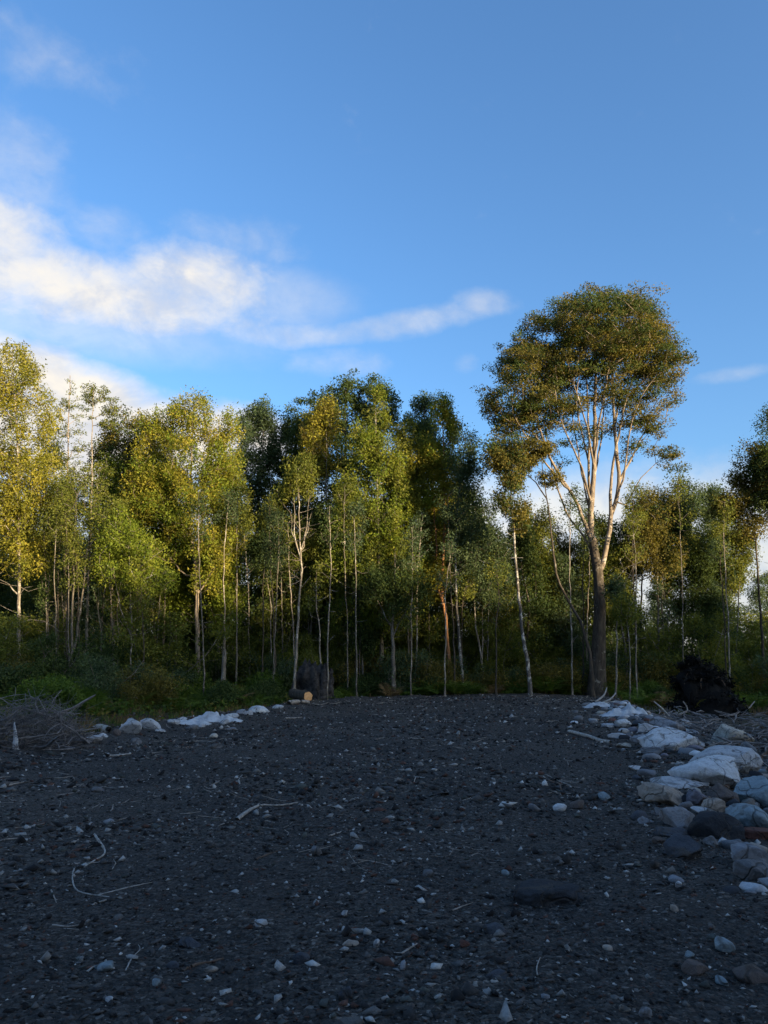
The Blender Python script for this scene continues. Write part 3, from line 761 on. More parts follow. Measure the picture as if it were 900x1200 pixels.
# ------------------------------------------------------------------ trees deeper in the wood
def local_tree(name, label, cat, group, H, r0, ncl, cr, z0, leaf, bark, seed, nleaf=110, L=0.145, crad=0.74, wob=0.25, stems=1):
    rg = np.random.default_rng(seed)
    chains = []
    for s in range(stems):
        pts = [np.array([0, 0, -0.15])]; d = rg.normal(0, 0.06, 2)
        if stems > 1: d = rg.normal(0, 0.35, 2)
        for k in range(1, 5):
            z = H * k / 4; pts.append(np.array([d[0] * z + rg.normal(0, wob), d[1] * z + rg.normal(0, wob), z]))
        chains.append((np.array(pts), r0 * (1 if s == 0 else .8), max(0.012, r0 * 0.2)))
    cl = []
    while len(cl) < ncl:
        t = rg.uniform(0, 1); z = z0 + (H - z0) * t
        prof = math.sin(math.pi * min(1, 0.18 + 0.82 * t) ** 0.8) ** 0.7
        a = rg.uniform(0, 2 * math.pi); q = rg.uniform(0, 1) ** 0.5 * cr * prof
        cc = chains[rg.integers(stems)][0]; cx = np.interp(z, cc[:, 2], cc[:, 0]); cyy = np.interp(z, cc[:, 2], cc[:, 1])
        cl.append([cx + math.cos(a) * q, cyy + math.sin(a) * q, z])
    cl = np.array(cl)
    P, par, rad, cid = grow(chains, cl, 0.5, rg)
    rad = flare(P, rad, cid)
    t = thing(name, label, cat, (0, 0, 0), group)
    obj('trunk' if cat == 'tree' else 'stem', wood_mesh('trunk', P, par, rad, np.arange(len(P)), BARK[bark]), t)
    V, Q, v = leaves(cl, rg.uniform(0.7, 1.3, ncl) * crad, nleaf, L, 0.75, rg)
    obj('crown' if cat == 'tree' else 'foliage', mesh('crown', V, Q, LEAF[leaf], False, {'v': v}), t)
    return t

GL = ['dark full crowned tree deep in the wood behind the front row', 'bluish leaved slim tree deep in the wood behind the front row', 'olive topped tall slim tree deep in the wood', 'short dark tree leafy nearly to its foot deep in the wood', 'thin pale stemmed tree with small bluish crown deep in the wood']
protos = [local_tree('forest_tree', GL[i], 'tree', 'trees deep in the wood: ' + GL[i].split(' tree')[0], h, r, n, cr, z0, lf, bk, 200 + i)
          for i, (h, r, n, cr, z0, lf, bk) in enumerate([(12.5, .12, 110, 1.7, 4.0, 'dark', 'dark'), (11, .09, 90, 1.5, 3.5, 'blue', 'grey'), (13, .11, 90, 1.6, 5.0, 'olive', 'grey'),
                                                         (9.5, .08, 110, 1.6, 1.2, 'dark', 'grey'), (10.5, .07, 60, 1.4, 5.0, 'blue', 'pale')])]
rs = random.Random(5)
spots = []
for row, (Y0, n) in enumerate([(47.5, 16), (52, 18), (58, 19), (65, 20), (73, 20)]):
    for k in range(n):
        u = (k + 0.5 + rs.uniform(-.38, .38)) / n
        spots.append((Y0 + rs.uniform(-2.6, 2.6), -0.54 + 1.08 * u))
used = set()
for i, (Yy, u) in enumerate(spots):
    # leave the openings where the photograph lets the cloud through
    px = 450 + u * 900
    if (280 < px < 335 or 545 < px < 580) and Yy > 52 and rs.random() < 0.6: continue
    if px > 740 and rs.random() < 0.45: continue
    k = i % 5 if (px > 560 or rs.random() < .6) else 3; x = u * Yy
    o = protos[k] if k not in used else copy_tree(protos[k]); used.add(k)
    s = rs.uniform(0.82, 1.1) * (0.84 if px > 730 else 1.1 if px < 540 else 1.0) * (0.93 + (Yy - 47) * 0.004)
    o.location = (x, Yy, float(ground_h(x, Yy, False)) ); o.rotation_euler = (0, 0, rs.uniform(0, 6.28)); o.scale = (s, s, s)

rp_ = random.Random(9)
for k in range(62):
    px = rp_.uniform(5, 895) if k % 2 else rp_.uniform(5, 560); Yy = rp_.uniform(38.5, 45)
    if 690 < px < 716: continue
    top = rp_.uniform(560, 690); ln = rp_.uniform(-9, 9)
    T('pole_sapling', ['pale', 'grey', 'dark'][k % 3] + ' pole thin sapling with a wisp of leaves among the front trunks', Yy, [(px, 802), (px + ln * .2, 740), (px + ln * .5 + rp_.uniform(-3, 3), (740 + top) / 2), (px + ln, top)], rp_.uniform(.8, 1.3),
      [(px + ln, top + 6, 9, 12), (px + ln * .7, top + 34, 12, 16, .5)], 9, rp_.choice(['olive', 'dark', 'blue']), ['pale', 'grey', 'dark'][k % 3], crad=.4, nleaf=22, L=.14, seed=800 + k,
      group=['pale', 'grey', 'dark'][k % 3] + ' pole saplings', bare=[(8, top + 20, 770, .6)])

# ------------------------------------------------------------------ shrubs and ferns along the edge
SL = ['dark waist high leafy shrub in the undergrowth', 'tall dark shrub among the shaded trunks', 'low fresh green shrub in the undergrowth', 'tallest olive shrub among the shaded trunks', 'bluish green upright shrub in the undergrowth', 'bushy olive brown shrub at the edge of the wood', 'light green leafy tall shrub among the front trunks']
sp = [local_tree('shrub', SL[i], 'shrub', SL[i].split(' in ')[0].split(' among ')[0].split(' at ')[0] + 's of the undergrowth', h, .03, n, cr, .3, lf, 'grey', 300 + i, nleaf=105, L=0.105, crad=0.48, wob=0.12, stems=4)
      for i, (h, n, cr, lf) in enumerate([(1.5, 46, .9, 'dark'), (3.2, 60, 1.2, 'dark'), (1.2, 40, .9, 'fern'), (4.2, 70, 1.3, 'olive'), (2.4, 50, 1.0, 'blue'), (2.0, 44, 1.0, 'bronze'), (3.0, 40, 1.0, 'bright')])]
used = set(); i = 0
def edge_y(u):
    px = 450 + 900 * u
    return np.interp(px, [0, 100, 200, 300, 340, 420, 700, 760, 900], [31, 31.5, 34, 36.2, 38, 40.8, 41.8, 37, 34])
plan = []
for k in range(96): plan.append((rs.uniform(-.53, .53), rs.uniform(-.6, 7.0), rs.choice([0, 2, 2, 5, 5, 4])))
for k in range(40): plan.append((-0.53 + 1.06 * (k + rs.uniform(.1, .9)) / 40, rs.uniform(5, 12), rs.choice([1, 3, 4, 1, 3])))
for k in range(18): plan.append((rs.uniform(-.15, .25), rs.uniform(3.5, 10), rs.choice([6, 3, 3])))
for k in range(46): plan.append((-0.53 + 1.06 * (k + rs.uniform(.1, .9)) / 46, rs.uniform(12, 34), rs.choice([1, 3, 4, 1, 3])))
for k in range(18): plan.append((rs.uniform(-.15, .25), rs.uniform(3.5, 10), rs.choice([6, 3, 3])))
for k in range(46): plan.append((rs.uniform(-.06, .30), rs.uniform(.3, 3.4), rs.choice([0, 2, 5, 0, 4])))
for (u, dy, k) in plan:
    Yy = float(edge_y(u)) + dy; x = u * Yy
    px = 450 + 900 * u
    if 770 < px < 890 and dy < 5: continue
    if 336 < px < 394 and dy < 3.5: continue
    o = sp[k] if k not in used else copy_tree(sp[k]); used.add(k)
    s = rs.uniform(.75, 1.2) * (1.2 if dy > 12 else rs.choice([.5, .7, .95]) if dy < 5 else 1)
    o.location = (x, Yy, float(ground_h(x, Yy, False)) - 0.03); o.rotation_euler = (0, 0, rs.uniform(0, 6.28)); o.scale = (s, s, s * rs.uniform(.85, 1.1))

def frond_mesh(mat, seed):
    """one arching frond with paired leaflets, a metre long, along +X"""
    rg = np.random.default_rng(seed); V, Q, v = [], [], []
    n = 20
    def pt(t): return np.array([t * 0.92, 0, 0.78 * t - 0.72 * t * t])
    for k in range(n):
        t = 0.10 + 0.9 * k / n; p = pt(t); q = pt(t + 0.035)
        ln = 0.26 * math.sin(math.pi * min(1, 0.12 + 0.9 * t)) ** 0.8 + 0.02
        for s in (-1, 1):
            e = p + np.array([0.10 * ln / .2, s * ln, -0.25 * ln + rg.normal(0, .01)])
            w = (q - p) * 1.0
            b = len(V); V += [p, p + (e - p) * .5 + w * .6, e, p + (e - p) * .5 - w * .25]
            Q.append([b, b + 1, b + 2, b + 3]); v += [rg.uniform(.2, 1)] * 4
        b = len(V); wd = np.array([0, 0.008, 0]); V += [pt(max(0, t - .045)) - wd, q - wd, q + wd, pt(max(0, t - .045)) + wd]; Q.append([b, b + 1, b + 2, b + 3]); v += [.3] * 4
    b = len(V); V += [pt(0) - wd, pt(.12) - wd, pt(.12) + wd, pt(0) + wd]; Q.append([b, b + 1, b + 2, b + 3]); v += [.3] * 4
    return mesh('frond', np.array(V), np.array(Q), mat, False, {'v': np.array(v)})
FR = {'fern': frond_mesh(LEAF['fern'], 1), 'dry': frond_mesh(LEAF['dry'], 2), 'dead': frond_mesh(LEAF['dead'], 3)}
def fern(loc, size, n, kind, label, group=None, seed=0, cat='fern', lift=1.0):
    rg = random.Random(seed); t = thing('fern', label, cat, loc, group)
    for k in range(n):
        a = 2 * math.pi * k / n + rg.uniform(-.25, .25); s = size * rg.uniform(.7, 1.1)
        obj('frond', FR[kind], t, (0, 0, 0), (rg.uniform(-.2, .2), -rg.uniform(0.05, .55) * lift, a), (s, s * rg.uniform(.8, 1.1), s))
    return t
def ground_pt(px, Y, sink=-0.02):
    p = at(px, 800, Y); return (p[0], Y, float(ground_h(p[0], Y, False)) - sink)
fern(ground_pt(116, 30.5), 1.5, 12, 'fern', 'large upright sunlit fern behind the brush pile', None, 1, lift=1.5)
fern(ground_pt(640, 40.6), 1.6, 12, 'fern', 'broad dark fern at the foot of the tallest tree', None, 2)
fern(ground_pt(816, 31), 0.8, 6, 'dry', 'small yellow fern, slimmer of two in front of the black mound', None, 3, lift=2.2)
fern(ground_pt(847, 31), 0.95, 8, 'dry', 'small bushier yellow fern of two in front of the black mound', None, 4, lift=2.2)
rf = random.Random(12)
for k, (px, sz) in enumerate([(6, 1.4), (34, 1.6), (62, 1.3), (96, 1.4), (138, 1.4), (160, 1.5), (182, 1.4), (206, 1.6), (230, 1.3), (250, 1.4), (274, 1.5), (298, 1.2), (322, 1.2), (402, 1.3), (420, 1.4), (440, 1.6),
                              (458, 1.5), (478, 1.7), (497, 1.7), (512, 1.5), (534, 1.4), (556, 1.3), (580, 1.4), (603, 1.3), (664, 1.3), (716, 1.2), (734, 1.3), (752, 1.4), (772, 1.4), (884, 1.5)]):
    Y = float(edge_y((px - 450) / 900)) + rf.uniform(-1.2, .7)
    if k % 6 == 4: fern(ground_pt(px, Y), sz * .9, 10, 'dead', 'withered brown fern among the green ones at the edge', 'withered ferns along the edge', 10 + k)
    else: fern(ground_pt(px, Y), sz, 12, 'fern', 'green fern in the row along the edge of the wood', 'ferns along the edge', 10 + k, lift=rf.uniform(.9, 1.6))

def undergrowth():
    rg = np.random.default_rng(77); n = 1500
    u = rg.uniform(-0.55, 0.55, n); dy = rg.uniform(0, 1, n) ** 1.4 * 14 - 0.3
    Yy = edge_y(u) + dy - np.where((450 + 900 * u < 320), 5.0 * rg.uniform(0, 1, n), 0)
    x = u * Yy; ok = pad_s(x, Yy) < -0.9
    x, Yy = x[ok], Yy[ok]
    c = np.stack([x, Yy, ground_h(x, Yy, False) + rg.uniform(0.02, 0.38, len(x))], -1)
    V, Q, v = leaves(c, rg.uniform(.25, .6, len(c)), 16, 0.13, 0.6, rg)
    # weeds and dry grass on the verge between gravel and wood
    me = mesh('undergrowth', V, Q, [LEAF['fern'], LEAF['dark'], LEAF['bronze']], False, {'v': v})
    me.polygons.foreach_set('material_index', np.repeat(rg.choice(3, len(c), p=[.45, .35, .2]).astype(np.int32), 16))
    o = obj('undergrowth', me); o['kind'] = 'stuff'; tag(o, 'low leafy ground plants under the shrubs and ferns', 'undergrowth')
    # farther wood, one dark mass low down behind everything
    n = 2600
    u = rg.uniform(-0.62, 0.62, n); Yy = rg.uniform(82, 120, n); x = u * Yy
    top = 6.6 + 2.0 * fbm(np.stack([x * .12, Yy * .1, 0 * x], -1), 3)
    c = np.stack([x, Yy, rg.uniform(0, 1, n) ** .8 * top], -1)
    V, Q, v = leaves(c, rg.uniform(.9, 1.6, n), 14, 0.42, 0.8, rg)
    o = obj('far_wood', mesh('far_wood', V, Q, LEAF['dark'], False, {'v': v})); o['kind'] = 'stuff'
    tag(o, 'dark low mass of farther woodland behind the trees', 'woodland')
undergrowth()
def verge_grass():
    rg = np.random.default_rng(79); n = 5200
    y = rg.uniform(15.5, 40, n); x = rg.uniform(-1, 1, n) * y * .56; s_ = pad_s(x, y)
    ok = (s_ < -.25) & ((x < 0) | (y > 30)) & (fbm(np.stack([x * .7, y * .7, 0 * x + 8], -1), 3) > -.12)
    x, y = x[ok], y[ok]; n = len(x); m_ = 7
    b = np.repeat(np.stack([x, y, ground_h(x, y) - .01], -1), m_, 0) + rg.normal(0, .06, (n * m_, 3)) * [1, 1, 0]
    a = rg.uniform(0, 6.28, n * m_); hgt = rg.uniform(.08, .34, n * m_); ln = rg.uniform(.1, .6, n * m_) * hgt
    d = np.stack([np.cos(a), np.sin(a), 0 * a], -1); w = np.stack([-np.sin(a), np.cos(a), 0 * a], -1) * .011
    mid = b + d * (ln * .35)[:, None] + [0, 0, 1] * (hgt * .6)[:, None]; tip = b + d * ln[:, None] + [0, 0, 1] * hgt[:, None]
    V = np.stack([b - w, b + w, mid + w * .8, tip, mid - w * .8], 1).reshape(-1, 3)
    k = np.arange(n * m_)[:, None] * 5; Q = np.concatenate([k + [0, 1, 2, 4]], 1); T3 = k + [4, 2, 3, 3]
    Q = np.concatenate([Q, T3[:, [0, 1, 2, 2]]])
    Fc = [list(f) for f in Q[:n * m_].tolist()] + [f[:3] for f in Q[n * m_:].tolist()]
    v = np.repeat(np.clip(np.repeat(rg.uniform(0, 1, n), m_) * .7 + rg.uniform(0, .3, n * m_), 0, 1), 5)
    me = mesh('grass', V, Fc, [LEAF['dark'], LEAF['dead']], False, {'v': v})
    mi = np.repeat((rg.uniform(0, 1, n) < .5).astype(np.int32), m_); me.polygons.foreach_set('material_index', np.concatenate([mi, mi]))
    o = obj('grass', me); o['kind'] = 'stuff'; tag(o, 'rough part dry grass on the verge between gravel and wood', 'grass')
verge_grass()

# the wood on the bank behind the photographer, whose shadow lies over the clearing
def rear_wood():
    rg = np.random.default_rng(88); n = 10500
    P0 = rg.uniform(0, 1, n)
    x = -30 + P0 * 190; y = -30 + 0.30 * x * 1.0 - rg.uniform(0, 16, n)
    top = 9.4 + 3.2 * fbm(np.stack([x * .10, 0 * x, 0 * x + 6], -1), 3) + 1.7 * fbm(np.stack([x * .45, 0 * x, 0 * x + 2], -1), 2)
    z = ground_h(x, y, False) + rg.uniform(0, 1, n) ** 1.05 * top
    c = np.stack([x, y, z], -1)
    V, Q, v = leaves(c, rg.uniform(.9, 1.7, n), 12, 0.95, 0.8, rg)
    o = obj('rear_wood', mesh('rear_wood', V, Q, LEAF['olive'], False, {'v': v})); o['kind'] = 'stuff'
    tag(o, 'wooded bank closing the clearing on the sunny side', 'woodland')
rear_wood()

# ------------------------------------------------------------------ stones
import bmesh
def ico(sub):
    bm = bmesh.new(); bmesh.ops.create_icosphere(bm, subdivisions=sub, radius=1)
    V = np.array([v.co[:] for v in bm.verts]); Fc = np.array([[v.index for v in f.verts] for f in bm.faces]); bm.free()
    return V, Fc
ICO = {k: ico(k) for k in (1, 2, 3, 4)}
def rock_verts(seed, sub=3, lump=0.22, cuts=11, dlo=0.48, dhi=0.86, fine=0.11):
    rg = np.random.default_rng(seed); V, Fc = ICO[sub]
    V = V * (1 + lump * fbm(V * 1.2 + seed * 3.1, 2))[:, None]
    for _ in range(cuts):
        n = rg.normal(0, 1, 3); n /= np.linalg.norm(n); d = rg.uniform(dlo, dhi)
        e = np.maximum(0, V @ n - d); V = V - 0.93 * e[:, None] * n
    V = V + V / np.linalg.norm(V, axis=1, keepdims=True) * (fine * fbm(V * 3.5 + seed, 4))[:, None]
    lo, hi = V.min(0), V.max(0)
    return (V - (lo + hi) / 2) / ((hi - lo) / 2), Fc
COL = {'pale': (.42, .435, .455), 'white': (.54, .56, .58), 'grey': (.24, .25, .27), 'mid': (.15, .155, .165), 'dark': (.036, .039, .045), 'brown': (.12, .10, .092), 'tan': (.33, .29, .25),
       'teal': (.23, .29, .32), 'red': (.15, .075, .06), 'slate': (.065, .072, .085), 'cream': (.46, .42, .36), 'violet': (.20, .19, .22)}
def boulder(cx, cy, w, h, c, label, seed, rot=0.0, name='boulder', cat='boulder', group=None, sub=3, lump=.24, cuts=12, deep=0.8, low=.45):
    gp = on_ground(cx, min(cy + h * 0.42, 1199)); Y = gp[1]
    sx, sz = w / F * Y / 2, h / F * Y / 2 * 1.15; sy = max(sx * deep, sz * .8)
    V, Fc = rock_verts(seed, sub, lump, cuts)
    V = V * [sx, sy, sz]
    cr, sr = math.cos(rot), math.sin(rot)
    V = np.stack([V[:, 0] * cr + V[:, 2] * sr, V[:, 1], -V[:, 0] * sr + V[:, 2] * cr], -1)
    hz = (V[:, 2].max() - V[:, 2].min()) / 2
    p = at(cx, cy, Y + sy * 0.35)
    gz = float(ground_h(p[0], p[1]))
    z = min(p[2] - hz * .12, gz + hz * .45); z = max(z, gz + hz * (.05 if h < 20 else .15))
    o = obj(name, mesh(name, V, Fc, STONE), None, (p[0], p[1], z)); o.color = (*COL[c], 1)
    return tag(o, label, cat, group)

RB = [
 (785, 866, 64, 28, 'white', 'broad white boulder with a brown round rock lying against its front', 0),
 (791, 870, 27, 17, 'brown', 'round brown rock against the front of a broad white boulder', 0),
 (782, 848, 36, 15, 'grey', 'flat bluish grey rock just behind the broad white boulder', .1),
 (803, 848, 11, 12, 'pale', 'small upright pale rock behind the broad white boulder', .5),
 (860, 862, 44, 26, 'cream', 'angular cream boulder sitting highest on the stone heap', .15),
 (852, 889, 76, 32, 'pale', 'long grey white boulder under the angular cream one', .12),
 (826, 904, 86, 34, 'white', 'largest whitish boulder with veined flat face in the stone heap', -.03),
 (795, 917, 56, 13, 'pale', 'thin flat pale slab lying below the largest whitish boulder', .05),
 (780, 932, 56, 22, 'tan', 'oblong smooth tan boulder tilting downhill at the heap edge', .3),
 (819, 934, 25, 21, 'violet', 'small violet grey rounded rock between tan and brown stones', 0),
 (846, 930, 36, 25, 'brown', 'rusty brown boulder with a branch lying over it', .1),
 (888, 928, 50, 40, 'teal', 'blocky blue grey boulder beside the rusty brown one', .1),
 (836, 944, 24, 17, 'tan', 'small angular tan grey rock above the black oval boulder', -.2),
 (794, 958, 40, 25, 'grey', 'light grey cracked boulder under the oblong tan one', .1),
 (826, 951, 27, 10, 'pale', 'narrow pale stone wedged above the black oval boulder', .2),
 (837, 967, 62, 32, 'dark', 'smooth black oval boulder, darkest in the stone heap', .05),
 (884, 961, 56, 31, 'teal', 'grey blue boulder with flat sloping top beside black oval one', .25),
 (888, 976, 36, 13, 'red', 'dull red slab wedged beneath the grey blue boulder', .15),
 (787, 976, 36, 11, 'slate', 'thin dark slate stone under the light grey cracked boulder', .03),
 (801, 994, 43, 27, 'slate', 'slate boulder with pale band along its top edge', .1),
 (833, 986, 16, 14, 'mid', 'small grey stone under the black oval boulder', 0),
 (848, 988, 15, 11, 'pale', 'small pale wedge stone beside the tan grey low boulder', .5),
 (878, 1000, 50, 26, 'grey', 'wide tan grey boulder lowest on the heap, half in soil', .1),
 (884, 1020, 46, 26, 'mid', 'dim dark grey boulder below the wide tan grey one', .1),
 (640, 1046, 74, 22, 'dark', 'big low dark stone half buried alone in the gravel', .05),
 (757, 852, 21, 11, 'pale', 'small pale rock in the streak of stones leading to the wood', .1),
 (730, 847, 19, 9, 'white', 'flat white stone in the streak of stones leading to the wood', .1),
 (714, 850, 19, 5, 'pale', 'thin pale sliver of stone near the flat white stone', 0),
 (724, 862, 22, 8, 'pale', 'pale flat stone just beyond the long pale bark strip', .05),
 (754, 865, 27, 9, 'grey', 'greyish flat stone beside the broad white boulder', .1),
 (731, 873, 17, 6, 'cream', 'cream flat stone next to the long pale bark strip', 0),
 (764, 880, 26, 10, 'mid', 'dark flat stone before the broad white boulder', 0),
 (770, 857, 20, 10, 'brown', 'small brown stone beside the grey flat rock of the heap', 0),
 (745, 900, 16, 6, 'pale', 'lone pale chip on gravel short of the stone heap', .1),
 (855, 828, 13, 5, 'pale', 'small whitish rock near the bushier yellow fern', 0),
 (877, 879, 18, 20, 'mid', 'small dark stone tucked beside the long grey white boulder', 0),
 (806, 936, 14, 12, 'slate', 'little slate stone between tan and violet stones', 0),
 (862, 950, 16, 12, 'grey', 'little grey stone between rusty boulder and grey blue boulder', 0),
 (770, 950, 14, 9, 'mid', 'little grey stone below the oblong tan boulder', 0),
 (756, 960, 16, 10, 'grey', 'small grey stone at the heap edge on the gravel side', 0),
 (772, 985, 15, 9, 'brown', 'small brown stone beside the slate banded boulder', 0),
]
for k, (cx, cy_, w, h, c, lab, rt) in enumerate(RB):
    boulder(cx, cy_, w * 1.04, h * .98, c, lab, 500 + k, rt, sub=4)
LB = [
 (154, 851, 29, 21, 'pale', 'squarish pale block, bigger of two at the verge of the gravel', .05),
 (178, 849, 28, 14, 'pale', 'wedge shaped pale block leaning on the squarish one', .25),
 (121, 862, 11, 7, 'white', 'small white stone beside the flat pale slab near brush', 0),
 (105, 866, 32, 7, 'pale', 'flat pale slab close to the tangled brush pile', -.15),
 (137, 858, 10, 9, 'brown', 'small dark brown rock next to the squarish pale block', 0),
 (160, 868, 13, 9, 'mid', 'rounded grey stone on gravel before the squarish block', 0),
 (304, 831, 25, 9, 'white', 'clean edged white slab tilted at the verge near the cut log', .1),
 (283, 834, 13, 6, 'grey', 'small grey rock beside the crumpled pale sheet', 0),
 (225, 852, 16, 7, 'mid', 'grey stone just below the crumpled pale sheet', 0),
 (250, 862, 11, 6, 'cream', 'cream stone on the gravel below the crumpled sheet', 0),
 (271, 854, 14, 4, 'grey', 'thin grey stone on gravel before the white slab', 0),
 (253, 874, 17, 6, 'mid', 'flat grey stone with pale spots on open gravel', 0),
 (115, 925, 15, 6, 'mid', 'flat bluish stone on open gravel below the pale stick', 0),
 (127, 962, 14, 5, 'grey', 'flat pale grey oval stone on gravel above curled twig', 0),
 (656, 946, 16, 10, 'white', 'bright white stone alone on gravel before the heap', .15),
 (676, 943, 18, 11, 'brown', 'brown flat stone next to the bright white one', 0),
 (708, 932, 14, 9, 'teal', 'greenish grey angular stone near the brown flat one', 0),
 (626, 946, 16, 8, 'mid', 'grey pebble shaped stone near the bright white one', .3),
 (502, 1024, 15, 13, 'mid', 'rounded grey stone sitting proud in the middle gravel', 0),
 (371, 997, 14, 13, 'mid', 'angular grey stone beside a short pale stick', 0),
 (122, 1133, 25, 11, 'teal', 'flat pale bluish stone beside a small splinter of wood', -.25),
 (184, 1150, 14, 11, 'teal', 'small blue grey cobble among red pebbles', 0),
 (223, 1104, 30, 13, 'slate', 'low slate blue stone half sunk in gravel', .1),
 (203, 1131, 17, 10, 'slate', 'dark slate pebble above the small blue grey cobble', 0),
 (248, 1136, 18, 9, 'tan', 'tan stone under the short brown stick', -.1),
 (305, 1082, 19, 11, 'pale', 'pale rounded stone alone in the lower gravel', .1),
 (128, 1170, 10, 8, 'white', 'tiny white pebble pair member at the lower gravel', 0),
 (403, 1070, 8, 12, 'white', 'upright white chip of stone in the lower gravel', .5),
 (441, 1105, 8, 13, 'pale', 'narrow pale chip standing near the reddish pebble', .4),
 (472, 1132, 7, 15, 'grey', 'thin upright grey chip of stone in the lower gravel', .2),
 (411, 1104, 22, 9, 'tan', 'ochre flat stone in the lower gravel', 0),
 (486, 1098, 11, 9, 'red', 'brick red pebble beside the forked splinter', 0),
 (353, 1122, 24, 17, 'slate', 'blue grey blocky stone in the lower gravel', 0),
 (405, 1164, 20, 22, 'slate', 'dark pointed cobble in the lower gravel', .3),
 (580, 1088, 32, 18, 'slate', 'dim slate cobble near the lower middle gravel', .1),
 (582, 1142, 28, 13, 'slate', 'flat dim stone below the slate cobble', 0),
 (592, 1022, 11, 8, 'teal', 'little pale blue stone on open gravel', 0),
 (640, 1168, 14, 9, 'grey', 'pale oval pebble below the bent white twig', .1),
 (712, 1110, 13, 8, 'tan', 'tan oblong pebble beneath the big low dark stone', .3),
 (795, 1036, 9, 9, 'white', 'small white cube like pebble below the stone heap', 0),
 (790, 1064, 12, 10, 'tan', 'pinkish pebble below the small white cube like one', .3),
 (848, 1108, 27, 20, 'teal', 'grey green oval cobble in the dim gravel corner', .5),
 (808, 1118, 13, 8, 'teal', 'small pale blue pebble beside the oval cobble', -.2),
 (846, 1150, 18, 12, 'teal', 'greenish pebble below the grey green oval cobble', .4),
 (815, 1134, 36, 20, 'brown', 'wide dull purple brown stone sunk in the gravel', .1),
 (880, 1140, 50, 26, 'brown', 'wide dull brown stone near the dim gravel corner', .1),
 (756, 1186, 18, 12, 'grey', 'grey pebble low in the dim gravel', 0),
 (732, 1182, 16, 7, 'tan', 'tan flat pebble low in the dim gravel', .1),
 (545, 1105, 14, 9, 'red', 'dull red pebble near the slate cobble', 0),
]
for k, (cx, cy_, w, h, c, lab, rt) in enumerate(LB):
    boulder(cx, cy_, w * (.82 if cy_ > 1000 else .95), h * (.74 if cy_ > 1000 else .95), c, lab, 700 + k, rt, name='stone' if w < 26 else 'boulder', cat='stone' if w < 26 else 'boulder', sub=2 if w < 26 else 3)

for k, (cx, cy_, w, h) in enumerate([(92, 869, 12, 5), (203, 846, 15, 6), (213, 843, 12, 6), (272, 839, 16, 7), (291, 835, 11, 6), (326, 828, 14, 5), (188, 856, 12, 5), (236, 850, 11, 5), (262, 846, 13, 6)]):
    boulder(cx, cy_, w, h, 'pale', 'low pale stone in the broken line along the verge of the wood', 860 + k, 0, name='stone', cat='stone', sub=3, group='pale stones along the verge')

